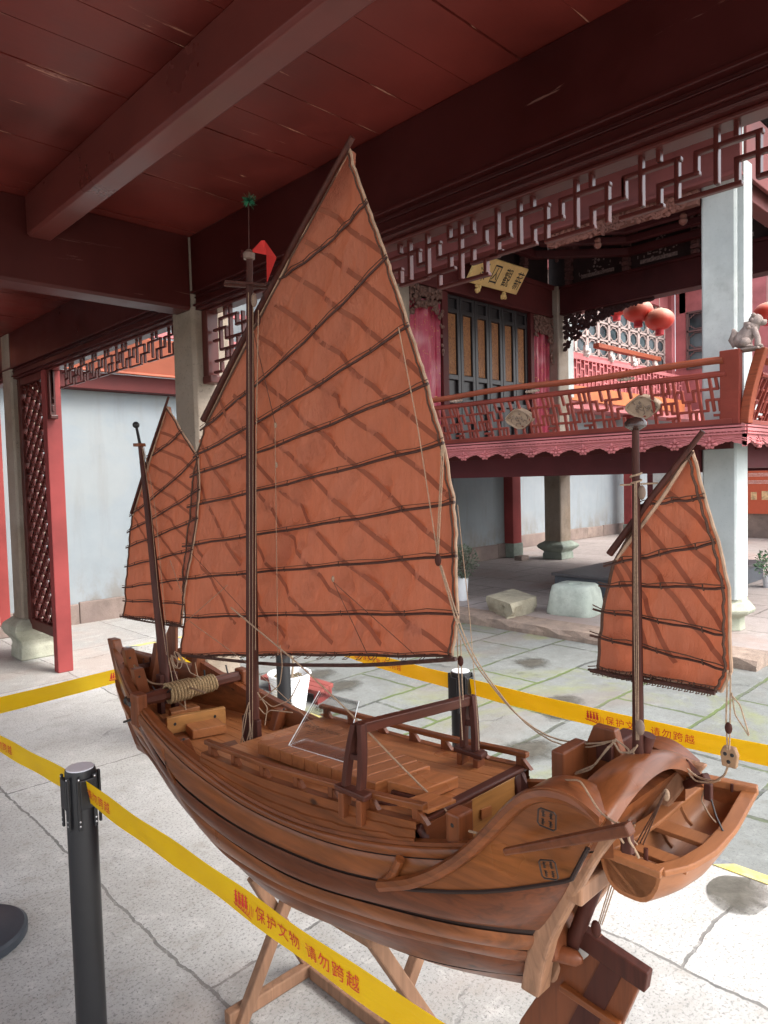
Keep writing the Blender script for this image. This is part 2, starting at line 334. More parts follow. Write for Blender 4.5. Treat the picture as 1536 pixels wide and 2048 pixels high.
# ================================================================== THE COVERED GALLERY
gal = empty('covered_gallery', (2.05, 3.57, 0), 'dark red timber gallery with plank ceiling, stone columns and hanging fretwork over the model ship', 'gallery')
def column(x0, y0, w_, z1, zb, mat, parent, name='column'):
    b = MB(); ch = .018
    p = [(x0+ch, y0), (x0+w_-ch, y0), (x0+w_, y0+ch), (x0+w_, y0+w_-ch), (x0+w_-ch, y0+w_), (x0+ch, y0+w_), (x0, y0+w_-ch), (x0, y0+ch)]
    b.prism([V((*q, zb)) for q in p], (0, 0, z1-zb)); return b.build(name, mat, parent, bevel=.004)
def pedestal(cx, cy, prof, mat, parent, n=4, name='pedestal', rot=math.pi/4):
    b = MB(); rows = []
    for r, z in prof:
        rr = r*(1.4142 if n == 4 else 1.06)
        rows.append([V((cx+rr*math.cos(rot+2*math.pi*k/n), cy+rr*math.sin(rot+2*math.pi*k/n), z)) for k in range(n)])
    b.loft(rows, True, True); return b.build(name, mat, parent, bevel=.012, seg=3)
PED = [(.15, 0), (.145, .10), (.135, .13), (.15, .17), (.19, .22), (.205, .27), (.195, .31), (.15, .345), (.135, .36)]
for y0 in (3.46, 6.58):
    c_ = column(1.94, y0, .235, 2.83, .34, STONE_C, gal)
    pedestal(2.057, y0+.117, PED, STONE_B, c_)
# ceiling planks (run across, towards the courtyard)
b = MB(); y = -1.2
while y < 7.2:
    w_ = random.uniform(.19, .27); dz = random.uniform(-.002, .003)
    b.mi = 0; b.box(-2.4, 1.95, y, y+w_-random.uniform(.002, .006), 2.832+dz, 2.862); y += w_
    b.mi = 1; x_ = -2.3
    while x_ < 1.85:
        l_ = random.uniform(.02, .20); t_ = random.uniform(.0015, .006)
        if random.random() < .42: q_ = y-.004+random.uniform(-.004, .004); b.add([V((x_, q_, 2.8318+dz)), V((x_+l_*.4, q_-t_*.5, 2.8318+dz)), V((x_+l_, q_+t_*.2, 2.8318+dz)), V((x_+l_*.6, q_+t_, 2.8318+dz))], [(0, 1, 2, 3)])
        x_ += l_+random.uniform(.03, .35)
    b.mi = 0
b.box(-2.4, 2.12, -1.2, 7.2, 2.87, 2.95)  # unseen roof slab added to block light, cut short to let sun in
b.build('ceiling', [RED_C, plain('bare_plank_edge', (.36, .17, .11, 1), .7, var=.5, scale=60)], gal)
b = MB(); b.prism([V((1.119, -1.2, 2.83)), V((1.119, -1.2, 2.662)), V((1.131, -1.2, 2.65)), V((1.220, -1.2, 2.65)), V((1.232, -1.2, 2.662)), V((1.232, -1.2, 2.83))], (0, 4.66, 0))
b.build('ceiling_beam', paint('beam_red_paint', (.13, .030, .024, 1), .38, .45, (.3, .17, .14, 1), 'Y', .3, .3), gal, bevel=.003)
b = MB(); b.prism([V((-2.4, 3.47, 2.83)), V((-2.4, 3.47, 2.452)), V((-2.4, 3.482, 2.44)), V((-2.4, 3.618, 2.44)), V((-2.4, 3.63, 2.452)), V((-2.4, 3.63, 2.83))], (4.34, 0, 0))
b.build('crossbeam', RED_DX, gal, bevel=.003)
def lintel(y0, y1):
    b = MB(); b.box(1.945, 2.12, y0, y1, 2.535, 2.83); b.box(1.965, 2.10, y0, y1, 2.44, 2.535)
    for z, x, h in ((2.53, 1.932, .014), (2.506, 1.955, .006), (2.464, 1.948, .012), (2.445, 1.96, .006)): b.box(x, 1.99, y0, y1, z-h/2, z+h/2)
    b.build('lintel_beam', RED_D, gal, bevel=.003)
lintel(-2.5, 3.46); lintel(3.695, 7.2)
# hanging fretwork: bars measured on its plane
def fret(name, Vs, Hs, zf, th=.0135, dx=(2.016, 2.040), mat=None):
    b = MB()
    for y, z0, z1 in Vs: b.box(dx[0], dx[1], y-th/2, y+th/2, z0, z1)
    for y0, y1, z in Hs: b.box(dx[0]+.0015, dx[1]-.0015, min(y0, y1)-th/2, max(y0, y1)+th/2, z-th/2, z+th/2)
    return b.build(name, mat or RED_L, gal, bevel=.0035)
def trace(s, ox, oy, vs, hs):
    Vs = []; Hs = []
    for x, a, c in vs:
        p, q = [PX(*zm(s, ox, oy, [(x, t)])[0], 2.016) for t in (a, c)]
        Vs.append(((p.y+q.y)/2, q.z, p.z))
    for h in hs:
        P = [PX(*t, 2.016) for t in zm(s, ox, oy, h)]; z = sum(p.z for p in P)/len(P)
        Hs.append((P[0].y, P[-1].y, z))
    return Vs, Hs
Vs = []; Hs = []
for s_, ox, oy, vs, hs in (
  (5.12, 760, 380, [(185, 535, 650), (288, 500, 925), (378, 590, 765), (470, 430, 870), (580, 520, 680), (690, 355, 500), (810, 300, 915), (930, 260, 450), (1060, 370, 560), (1185, 165, 650), (590, 860, 1010), (700, 650, 820), (935, 590, 755), (1070, 690, 880), (195, 800, 960)],
   [[(60, 725), (288, 650), (385, 605)], [(378, 765), (470, 740)], [(470, 570), (590, 530)], [(580, 690), (810, 615), (1070, 550)], [(690, 500), (810, 475), (940, 440)], [(200, 975), (470, 890)], [(480, 870), (740, 800)], [(590, 1000), (1090, 855)], [(930, 745), (1185, 665)], [(1060, 375), (1185, 340)], [(1185, 485), (1310, 460)], [(110, 840), (200, 805)]]),
  (4.955, 980, 290, [(168, 720, 910), (275, 490, 990), (405, 450, 625), (545, 580, 945), (690, 530, 740), (838, 300, 820), (990, 250, 420), (1150, 370, 770), (1315, 310, 540), (415, 790, 985), (1000, 600, 810)],
   [[(57, 925), (180, 905)], [(160, 715), (275, 685), (555, 590)], [(405, 800), (545, 750), (700, 720)], [(690, 540), (838, 495), (1000, 430), (1160, 375)], [(990, 605), (1150, 565), (1320, 530)], [(0, 1085), (430, 980)], [(545, 945), (1010, 810)], [(57, 1060), (100, 1050)]]),
  (5.189, 1240, 200, [(206, 540, 1105), (390, 470, 640), (580, 590, 1050), (780, 530, 770), (990, 240, 870), (1200, 170, 380), (1430, 290, 790), (395, 860, 1100), (1205, 590, 850), (30, 795, 1020)],
   [[(30, 795), (206, 755), (400, 665), (600, 600)], [(390, 870), (580, 810), (790, 780)], [(780, 540), (990, 480), (1210, 390), (1450, 300)], [(1200, 600), (1430, 530), (1536, 500)], [(0, 1215), (420, 1095)], [(580, 1045), (1230, 855)], [(1430, 785), (1536, 745)]]),
  (9.31, 400, 560, [(345, 700, 890), (435, 480, 690), (540, 450, 1430), (460, 870, 1095), (360, 890, 1300), (770, 560, 990), (655, 600, 820), (680, 1020, 1220), (470, 1290, 1460), (378, 1510, 1690)],
   [[(340, 715), (540, 650), (660, 600)], [(240, 930), (460, 870)], [(240, 1130), (360, 1100)], [(460, 1085), (560, 1040), (790, 980)], [(650, 820), (860, 745)], [(370, 1295), (560, 1235), (690, 1200)], [(270, 1505), (580, 1435)], [(260, 1715), (390, 1690)]])):
    a_, c_ = trace(s_, ox, oy, vs, hs); Vs += a_; Hs += c_
# the stretch behind the sail repeats the same motif
for k in range(4):
    y = 2.12+.23*k
    Vs += [(y, 2.225, 2.44), (y+.09, 2.33, 2.44), (y+.11, 2.225, 2.33)]; Hs += [(y, y+.16, 2.33), (y, y+.22, 2.225), (y+.05, y+.15, 2.28)]
for i, (y, z0, z1) in enumerate(Vs):
    if z1 > 2.40: Vs[i] = (y, z0, 2.441)
Vs = [v for v in Vs if v[0] < 3.40]
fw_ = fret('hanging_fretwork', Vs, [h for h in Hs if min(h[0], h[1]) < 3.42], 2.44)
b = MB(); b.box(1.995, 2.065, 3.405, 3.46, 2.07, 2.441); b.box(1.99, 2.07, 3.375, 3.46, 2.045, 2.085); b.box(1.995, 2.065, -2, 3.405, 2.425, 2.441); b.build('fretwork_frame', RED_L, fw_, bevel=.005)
# second bay: mirrored end motif, then the running motif
Vs2 = [(9.30-y, a, c) for y, a, c in Vs if y > 2.95]; Hs2 = [(9.30-p, 9.30-q, z) for p, q, z in Hs if min(p, q) > 2.92]
ys = 5.42
per = [v for v in Vs if .60 < v[0] < 1.62]; perh = [h for h in Hs if .60 < min(h[0], h[1]) and max(h[0], h[1]) < 1.66]
for k in range(2):
    sh = 3.75+.92*k-.62
    Vs2 += [(y+sh, a, c) for y, a, c in per if y < 1.54]; Hs2 += [(p+sh, q+sh, z) for p, q, z in perh]
Vs2 = [(min(max(y, 3.72), 5.84), a, c) for y, a, c in Vs2]; Hs2 = [(min(max(p, 3.70), 5.86), min(max(q, 3.70), 5.86), z) for p, q, z in Hs2]
f2 = fret('hanging_fretwork', Vs2, Hs2, 2.44, .0115, (2.016, 2.034))
b = MB(); b.box(2.0, 2.05, 5.845, 5.884, 2.07, 2.441); b.box(1.996, 2.054, 5.815, 5.8845, 2.045, 2.075); b.box(1.995, 2.065, 3.695, 5.835, 2.425, 2.441); b.build('fretwork_frame', RED_L, f2, bevel=.005)
# lattice side screen beside the second column
b = MB(); b.box(1.985, 2.105, 5.885, 5.975, 0, 2.44); scr = b.build('lattice_screen', RED_P, gal, bevel=.006)
b = MB(); b.box(1.99, 2.08, 6.515, 6.585, .28, 2.44); b.box(1.992, 2.078, 5.975, 6.515, .28, .37); b.box(1.992, 2.078, 5.975, 6.515, 2.38, 2.44); b.build('screen_frame', RED_L, scr, bevel=.006)
b = MB(); st = .052; y0_, y1_, z0_, z1_ = 5.975, 6.515, .37, 2.38; d_ = 1/math.sqrt(2)
def clip(p, q):
    t0, t1 = 0, 1
    for a, dd, lo, hi in ((p[0], q[0]-p[0], y0_, y1_), (p[1], q[1]-p[1], z0_, z1_)):
        if abs(dd) < 1e-9: continue
        u, v = sorted(((lo-a)/dd, (hi-a)/dd)); t0, t1 = max(t0, u), min(t1, v)
    return (t0, t1) if t1-t0 > .08 else None
for i in range(-8, 46):
    for j in range(-8, 46):
        oy, oz = 5.9, .1
        u0, v0 = i*st, (j-18)*st
        for kind in (0, 1):
            if kind == 0 and (i+2*j) % 4 == 0: e = (u0+3*st, v0)
            elif kind == 1 and (i-2*j+1) % 4 == 0: e = (u0, v0+3*st)
            else: continue
            P = (oy+(u0-v0)*d_, oz+(u0+v0)*d_+.45); Q = (oy+(e[0]-e[1])*d_, oz+(e[0]+e[1])*d_+.45); t = clip(P, Q)
            if t:
                A = [P[k]+(Q[k]-P[k])*t[0] for k in (0, 1)]; B = [P[k]+(Q[k]-P[k])*t[1] for k in (0, 1)]
                if max(A[1], B[1]) > z0_ and min(A[1], B[1]) < z1_ and max(A[0], B[0]) > y0_ and min(A[0], B[0]) < y1_: b.bar((2.03+kind*.0008, A[0], A[1]), (2.03+kind*.0008, B[0], B[1]), .016, .028-kind*.002, (1, 0, 0))
b.build('screen_lattice', RED_L, scr)
# ================================================================== WHITE WALL AND SIDE WING behind
PL = M('white_plaster', .85, .2); v_ = PL.coord((1, 1, .12)); st_ = PL.noise(v_, 7, 5, .6)
k = PL.ramp(PL.noise(PL.coord(), 2.5, 6, .65), [(.3, (.25, .285, .305)), (.7, (.29, .32, .34))])
PL.col(PL.mix(PL.ramp(st_, [(.52, G(0)), (.75, G(.55))]), k, (.22, .225, .22, 1)))
sz_ = PL.n('ShaderNodeSeparateXYZ'); PL.l(PL.coord(), sz_.inputs[0]); gr_ = PL.math('MULTIPLY', PL.ramp(sz_.outputs['Z'], [(.2, G(1)), (.75, G(0))]), PL.ramp(PL.noise(PL.coord((1, 1, .6)), 4, 7, .7), [(.42, G(0)), (.62, G(.75))]))
pt_ = PL.ramp(PL.noise(PL.coord(), .9, 6, .65, .5), [(.52, G(0)), (.6, G(.35))])
bc_ = PL.b.inputs['Base Color'].links[0].from_socket; PL.col(PL.mix(gr_, PL.mix(pt_, bc_, (.31, .32, .31, 1)), (.20, .17, .14, 1))); PL.bump(PL.noise(PL.coord(), 30, 5, .7), .08, .01); PL = PL.m
wall = empty('white_wall', (4, 7.9, 0), 'long white plastered wall with stone plinth behind the main sail, red eave board on top', 'wall')
b = MB(); b.box(-4, 9.2, 7.87, 8.1, -.1, 2.56); b.build('wall', PL, wall)
b = MB()
x = -4
while x < 9.2:
    w_ = random.uniform(.5, 1.1); b.box(x, min(9.2, x+w_)-.006, 7.835+random.uniform(-.008, .008), 8.0, -.1, .225+random.uniform(-.012, .012)); x += w_
b.build('plinth', STONE_P, wall, bevel=.01)
b = MB(); b.box(-4, 9.2, 7.70, 8.1, 2.563, 2.74); b.build('eave_beam', RED_SX, wall, bevel=.006)
b = MB(); b.prism([V((-4, 7.62, 2.745)), V((-4, 7.45, 3.12)), V((-4, 7.48, 3.14)), V((-4, 7.65, 2.765))], (13.2, 0, 0)); b.box(-4, 9.2, 7.60, 7.66, 2.742, 2.765); b.build('skirt_board', paint('orange_red_board', (.42, .13, .08, 1), .5, .6, (.6, .35, .27, 1), 'X'), wall, bevel=.004)
b = MB(); b.box(-4, 9.2, 8.0, 8.1, 2.74, 5.2); b.build('upper_wall', PL, wall)
b = MB()
for x in [q*.85-4 for q in range(15)]: b.box(x, x+.07, 7.44, 7.5, 3.14, 3.95)
for z in (3.16, 3.5, 3.9): b.box(-4, 9.2, 7.445, 7.495, z, z+.06)
b.build('upper_railing', PINK, wall, bevel=.004)
DOORM = paint('worn_red_door', (.28, .05, .045, 1), .6, .9, (.45, .3, .25, 1), 'Z')
p = PY(0, 1218, 7.8); b = MB(); b.box(p.x-1.0, PY(16, 1218, 7.8).x, 7.72, 7.80, .12, 2.4); dr = tag(b.build('red_door', DOORM, bevel=.01), 'worn dark red door at the far left edge behind the stone column', 'door')
b = MB(); b.box(p.x-1.0, PY(16, 1218, 7.8).x+.02, 7.70, 7.82, -.0, .118); b.build('threshold', STONE_P, dr, bevel=.01)
# ================================================================== THE OPERA STAGE
stg = empty('opera_stage', (8.8, 4.6, 0), 'raised red opera stage with fretwork balustrade, grey stone columns and a dark carved roof space', 'stage')
def sclip(b, c, r, n=14, sq=(1, 1), nx=(0, 1, 0), th=.02):
    c = V(c); u = V(nx).normalized(); z = V((0, 0, 1)); d = u.cross(z)
    b.prism([c+u*r*sq[0]*math.cos(2*math.pi*k/n)+z*r*sq[1]*math.sin(2*math.pi*k/n) for k in range(n)], d*th)
cN = column(6.80, 2.386, .31, 4.9, .30, STONE_S, stg)
pedestal(6.955, 2.541, [(.165, 0), (.16, .03), (.155, .11), (.165, .125), (.235, .17), (.245, .20), (.20, .265), (.185, .27), (.18, .305)], STONE_B, cN, 8, rot=math.pi/8)
b = MB(); b.box(6.85, 7.06, 2.335, 2.3855, 1.95, 4.3); b.build('wall_strip', STONE_S, cN)
cF = column(10.84, 6.74, .34, 4.78, .30, STONE_C, stg)
pedestal(11.01, 6.91, [(.20, 0), (.195, .1), (.18, .13), (.26, .20), (.275, .235), (.25, .27), (.185, .31), (.18, .32)], STONE_G, cF)
cB = column(6.80, 6.74, .31, 4.78, .30, STONE_C, stg); pedestal(6.955, 6.895, PED, STONE_G, cB)
cR = column(10.84, 2.386, .34, 4.78, .30, STONE_S, stg); pedestal(11.01, 2.55, PED, STONE_B, cR)
b = MB(); b.box(6.30, 11.4, 2.17, 7.1, 1.80, 1.90)
for k in range(12): b.box(6.7+k*.38, 6.78+k*.38, 2.4, 7.0, 1.70, 1.80)
b.build('stage_deck', RED_SX, stg)
b = MB(); b.box(6.72, 6.96, 2.70, 6.74, 1.49, 1.80); b.box(7.12, 10.84, 2.44, 2.66, 1.52, 1.80); b.box(10.9, 11.1, 2.74, 6.74, 1.49, 1.8); b.box(7.12, 10.84, 6.8, 7.0, 1.55, 1.80); b.build('stage_lintel', paint('maroon_lintel', (.105, .022, .026, 1), .5, .3, (.2, .1, .1, 1), 'Y'), stg, bevel=.008)
def skirt(b, p0, p1, nrm):
    p0, p1, nrm = V(p0), V(p1), V(nrm); L = (p1-p0).length; u = (p1-p0)/L; n = 220; poly = []
    per = .305
    for i in range(n+1):
        s = L*i/n; ph = (s % per)/per; zz = 1.722-.022*math.cos(2*math.pi*ph)+.012*abs(math.sin(3*math.pi*ph)); poly.append(p0+u*s+V((0, 0, zz)))
    top = [p0+u*(L*(1-i/n))+V((0, 0, 1.835)) for i in range(n+1)]
    for i in range(n): b.prism([poly[i], poly[i+1], top[n-i-1], top[n-i]], nrm*-.03)
    k = 0
    while per*k < L:
        c = p0+u*per*k+V((0, 0, 1.722))
        if 0 < k*per < L:
            b.sph(c+nrm*.008, .020, 5, (1, 1, .9)); b.sph(c+V((0, 0, .052))+nrm*.004, .016, 5, (.8, .8, 1.6)); b.sph(c+V((0, 0, -.020))+nrm*.004, .014, 5, (1, 1, .7))
            for q in (-1, 1):
                b.sph(c+u*.045*q+V((0, 0, .006))+nrm*.004, .026, 5, (1.1, 1.1, .6)); b.sph(c+u*.024*q+V((0, 0, -.018))+nrm*.004, .015, 5)
                b.sph(c+u*.028*q+V((0, 0, .032))+nrm*.002, .016, 4, (1, 1, .8))
        k += 1
    for h, am, f in ((1.775, .009, 2), (1.757, .009, 2)):
        pts = [p0+u*(L*i/300)+V((0, 0, h+am*math.cos(2*math.pi*f*(L*i/300)/per+math.pi)))+nrm*.003 for i in range(301)]; b.tube(pts, .0055, 4)
    for h, r in ((1.845, .012), (1.815, .007), (1.875, .007)): b.bar(p0+V((0, 0, h))+nrm*.002, p1+V((0, 0, h))+nrm*.002, .03, r*2)
    for i in range(int(L/.05)): b.sph(p0+u*(.05*i+.02)+V((0, 0, 1.83))+nrm*.006, .012, 4, (1, 1, .8))
b = MB(); skirt(b, (6.29, 7.0, 0), (6.29, 2.13, 0), (-1, 0, 0)); skirt(b, (6.29, 2.13, 0), (11.2, 2.13, 0), (0, -1, 0))
b.build('skirt_board', PINK, stg, smooth=50)
# balustrade, leaning outward at the top
def bal(name, P0, u, nrm, L, meds):
    P0, u, nrm = V(P0), V(u), V(nrm)
    lean = lambda z: nrm*(.20*((z-1.90)/.52)**1.6)
    pt = lambda s, z: P0+u*s+V((0, 0, z))+lean(z)
    b = MB(); b.bar(pt(0, 1.925), pt(L, 1.925), .06, .05); b.bar(pt(0, 2.325), pt(L, 2.325), .03, .03); cw = .105; zs = [1.945, 2.03, 2.12, 2.21, 2.31]; n = int(L/cw)
    for i in range(n):
        s0 = cw*i+.06; k = i % 4
        if any(abs(s0+cw/2-m_) < .16 for m_ in meds): segs = [((0, 0), (0, 1)), ((0, 3), (0, 4))]
        else: segs = {0: [((0, 0), (0, 4)), ((0, 1), (1, 1)), ((0, 3), (.55, 3)), ((.55, 3), (.55, 2)), ((.55, 2), (1, 2))],
                1: [((0, 0), (0, 2)), ((0, 2), (.5, 2)), ((.5, 2), (.5, 3)), ((.5, 3), (1, 3)), ((.5, 0), (.5, 1)), ((0, 1), (1, 1)), ((.15, 4), (.15, 3))],
                2: [((0, 0), (0, 4)), ((0, 3), (1, 3)), ((0, 1), (.5, 1)), ((.5, 1), (.5, 2)), ((.5, 2), (1, 2))],
                3: [((0, 1), (0, 4)), ((0, 2), (1, 2)), ((.5, 2), (.5, 1)), ((.5, 1), (1, 1)), ((.5, 4), (.5, 3)), ((0, 3), (.5, 3)), ((.5, 0), (.5, .5)), ((0, .5), (1, .5))]}[k]
        for j, (a, c) in enumerate(segs):
            q = lambda w_: pt(s0+cw*w_[0], lerp(zs[int(w_[1])], zs[min(4, int(w_[1])+1)], w_[1]-int(w_[1])))
            A, B_ = q(a), q(c); d = (B_-A).normalized()*.009; vert = a[0] == c[0]
            b.bar(A-d, B_+d, .030 if vert else .0284, .025 if vert else .023, u if vert else (0, 0, 1))
    e = b.build(name, RAILRED, stg, bevel=.004)
    b = MB(); b.tube([pt(s*L/30, 2.425+.01*math.sin(s*.5)) for s in range(31)], .032, 10); b.build('handrail', ORANGE, e, smooth=True)
    b = MB(); b.tube([pt(s*L/30, 2.325) for s in range(31)], .027, 8); b.build('lower_rail', RAILRED, e, smooth=True)
    for m_ in meds:
        c = pt(m_, 2.118); z_ = (pt(m_, 2.25)-pt(m_, 2.0)).normalized(); b = MB(); poly = []
        for k in range(40):
            t = 2*math.pi*k/40; r = 1+.07*math.cos(4*t)+.03*math.cos(2*t); poly.append((math.cos(t)*.158*r, math.sin(t)*.112*r))
        nn = u.cross(z_); nn = nn if nn.dot(nrm) > 0 else -nn
        ring = lambda f, o: [c+u*x*f+z_*y*f+nn*o for x, y in poly]
        b.loft([ring(1, -.03), ring(1, .022), ring(.95, .032), ring(.86, .030), ring(.83, .016), ring(.01, .016)], True)
        b.mi = 1; random.seed(int(m_*100))
        for k in range(22):
            a_, r_ = random.uniform(0, 6.28), random.uniform(0, .78)**.7; q_ = c+u*.15*r_*math.cos(a_)+z_*.09*r_*math.sin(a_)+nn*.018
            if k % 2: b.sph(q_, random.uniform(.007, .014), 4, (1, 1, 1))
            else:
                t0 = random.uniform(0, 6.28); b.tube([q_+u*.03*math.cos(t0+g*.5)*(1-g*.1)+z_*.025*math.sin(t0+g*.5) for g in range(6)], .005, 4)
        b.build('medallion', [plain('pale_carved_wood', (.34, .24, .165, 1), .6, var=.12, scale=30), plain('dark_carved_relief', (.20, .14, .10, 1), .6, var=.5, scale=60)], e, smooth=True)
    k = .75
    while k < L-.3:
        b = MB()
        for g in (-2, -1, 0, 1, 2): b.sph(pt(k+g*.035, 2.376)+nrm*.012, .026-.004*abs(g), 5, (1, 1, .8))
        b.build('carved_flower', plain('carved_flower_wood', (.45, .34, .27, 1), .6, var=.6, scale=50), e, smooth=True); k += 1.03
    return e
bal('balustrade', (6.42, 7.0, 0), (0, -1, 0), (-1, 0, 0), 4.72, [2.55, 3.94])
bal('balustrade', (6.62, 2.27, 0), (1, 0, 0), (0, -1, 0), 4.4, [1.2, 2.9])
for nm, sx in (('corner_post', 0), ('corner_post', 1)):
    b = MB(); rows = []
    for i in range(12):
        z = 1.90+.60*i/11; o = .24*(i/11)**1.6
        if sx == 0: c0 = V((6.44-o, 2.30-o*.35, z)); w0, d0 = .085, .16
        else: c0 = V((6.47-o*.6, 2.19-o*.75, z)); w0, d0 = .11, .075
        rows.append([c0+V((w0*i_, d0/2*j_, 0)) for i_, j_ in ((-.5, -1), (.5, -1), (.5, 1), (-.5, 1))])
    b.loft(rows, True, True); b.build(nm, ORANGE if sx else RAILRED, stg, bevel=.008)
# lion on the corner post
LION = stone('carved_lion_wood', (.30, .235, .21, 1), (.2, .15, .13, 1), 30, .8, .5, .5)
lp = V((6.29, 2.10, 2.502)); b = MB()
ld = V((.25, -.97, 0)); ls = V((.97, .25, 0))
L_ = lambda f, s_, z: lp+ld*f+ls*s_+V((0, 0, z))
b.sph(L_(-.05, 0, .075), .072, 8, (1, 1, 1)); b.tube([L_(-.05, 0, .08), L_(0, 0, .15), L_(.03, 0, .20)], [.07, .062, .055], 10); b.sph(L_(.045, 0, .225), .056, 8)
b.sph(L_(.095, 0, .205), .033, 6, (1, 1, .8)); b.sph(L_(.115, 0, .215), .014, 5)
for s_ in (-1, 1):
    b.tube([L_(.03, .04*s_, .16), L_(.06, .045*s_, .08), L_(.06, .045*s_, .015)], [.028, .022, .024], 8); b.sph(L_(.075, .045*s_, .014), .025, 6, (1.1, 1.1, .6))
    b.sph(L_(-.03, .065*s_, .05), .045, 7, (1, 1, .9)); b.sph(L_(.0, .07*s_, .014), .026, 6, (1.3, 1.3, .5)); b.sph(L_(.03, .045*s_, .268), .018, 5); b.sph(L_(.082, .022*s_, .236), .011, 5)
for k in range(16):
    a = k*.8; b.sph(L_(.0-.02*math.cos(a)*1.5, .052*math.sin(a), .17+.012*(k % 6)), .02, 4)
b.tube([L_(-.11, 0, .03), L_(-.135, 0, .09), L_(-.11, 0, .15), L_(-.125, 0, .18)], [.018, .026, .026, .01], 7); b.box(lp.x-.09, lp.x+.09, lp.y-.09, lp.y+.09, 2.492, 2.506)
tag(b.build('lion_statue', LION, smooth=60), 'small pale carved guardian lion sitting on the corner post of the stage railing', 'statue')
# upper frame of the stage
b = MB(); b.box(6.72, 6.9, 2.70, 6.74, 4.13, 4.56); b.box(6.66, 6.72, 2.3, 7.0, 4.13, 4.56); b.box(6.63, 6.74, 2.3, 7.0, 4.10, 4.14); b.box(6.55, 6.75, 2.2, 7.0, 4.56, 4.62); b.build('eave_fascia', RED_S, stg, bevel=.008)
b = MB(); b.box(7.1, 10.84, 2.46, 2.62, 4.1, 4.8); b.box(7.0, 10.84, 2.36, 2.40, 4.2, 4.8); b.build('side_fascia', RED_S, stg, bevel=.008)
random.seed(3); b = MB(); b.box(6.72, 6.80, 2.70, 4.3, 3.97, 4.10)
for k in range(210):
    y = random.uniform(2.72, 4.28); z = random.uniform(3.95, 4.09); a = random.uniform(0, 6.28)
    if k % 3: b.sph((6.715, y, z), random.uniform(.014, .03), 4, (.6, 1, 1))
    else: b.tube([V((6.71, y+.04*math.cos(a+g*.7)*(1-.1*g), z+.03*math.sin(a+g*.7)*(1-.1*g))) for g in range(7)], .008, 4)
b.build('carved_frieze', CARVE, stg, smooth=60)
for y in (2.9, 3.8):
    b = MB(); b.lathe((6.9, y, 3.87), [(.012, 0), (.036, .02), (.04, .045), (.026, .065), (.034, .09), (.02, .11)], 10)
    b.build('bracket_pendant', CARVE, stg, smooth=True)
b = MB(); b.box(6.3, 11.3, 2.2, 7.2, 5.75, 5.85)
for k in range(15): b.box(6.4, 11.2, 2.3+k*.33, 2.36+k*.33, 5.66, 5.75)
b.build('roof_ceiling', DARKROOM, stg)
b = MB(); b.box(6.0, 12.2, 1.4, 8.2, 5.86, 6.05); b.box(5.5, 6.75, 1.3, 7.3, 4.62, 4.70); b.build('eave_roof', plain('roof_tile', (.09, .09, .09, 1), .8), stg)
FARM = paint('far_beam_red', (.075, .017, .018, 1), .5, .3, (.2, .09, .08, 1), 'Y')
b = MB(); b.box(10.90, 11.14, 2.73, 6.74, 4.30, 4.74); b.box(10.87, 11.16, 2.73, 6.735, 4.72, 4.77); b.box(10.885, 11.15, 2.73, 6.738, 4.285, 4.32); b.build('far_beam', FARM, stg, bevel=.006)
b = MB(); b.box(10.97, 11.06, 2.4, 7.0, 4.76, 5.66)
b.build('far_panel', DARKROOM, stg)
# bracket posts and pale scroll carving on the far panel, octagonal inner cornice
BR = plain('dim_carved_bracket', (.13, .055, .05, 1), .6, var=.5, scale=25)
def bracket(x, y, h, s_):
    b = MB()
    for k in range(7): b.box(x-.05*s_-.012*(k % 2), x+.05*s_, y-.05*s_-.012*(k % 2), y+.05*s_, h+k*.075, h+k*.075+.06)
    b.box(x-.16*s_, x+.16*s_, y-.16*s_, y+.16*s_, h+.53, h+.62)
    for k in range(10): b.sph((x-.1*s_+random.uniform(-.07, .07), y+random.uniform(-.16, .16)*s_, h+random.uniform(.40, .72)), random.uniform(.03, .06), 4)
    b.build('bracket', BR, stg)
for y in (3.3, 4.4, 5.5, 6.55): bracket(10.90, y, 4.77, 1)
for x in (7.6, 8.8, 10.0): bracket(x, 6.85, 4.92, 1)
PSC = plain('pale_scroll_carving', (.26, .19, .18, 1), .7, var=.6, scale=40)
for cy in (3.0, 3.9, 5.0, 6.05):
    b = MB(); b.box(10.966, 10.972, cy-.3, cy+.3, 4.84, 4.9)
    for k in range(46):
        r = random.random(); y = cy+random.gauss(0, .16)*(1.2-r); z = 4.86+.42*r; a = random.uniform(0, 3.14)
        b.sph((10.96, y, z), random.uniform(.012, .024), 4, (.4, abs(math.cos(a))+.4, abs(math.sin(a))+.4))
    b.build('scroll_carving', PSC, stg)
b = MB()
for rr, z0, z1 in ((2.0, 4.95, 5.06), (1.72, 5.06, 5.15), (1.5, 5.15, 5.4)):
    ring = lambda r, z: [V((8.95+r*math.cos(math.pi/8+k*math.pi/4), 4.65+r*math.sin(math.pi/8+k*math.pi/4), z)) for k in range(8)]
    b.loft([ring(rr, z0), ring(rr, z1), ring(rr-.12, z1), ring(rr-.12, z0), ring(rr, z0)], True)
b.build('caisson_ceiling', FARM, stg, bevel=.006)
b = MB()
for k in range(120):
    a = random.uniform(0, 6.28); r = random.uniform(1.75, 2.0); b.sph((8.95+r*math.cos(a), 4.65+r*math.sin(a), 4.94), random.uniform(.02, .05), 4, (1, 1, .5))
pass
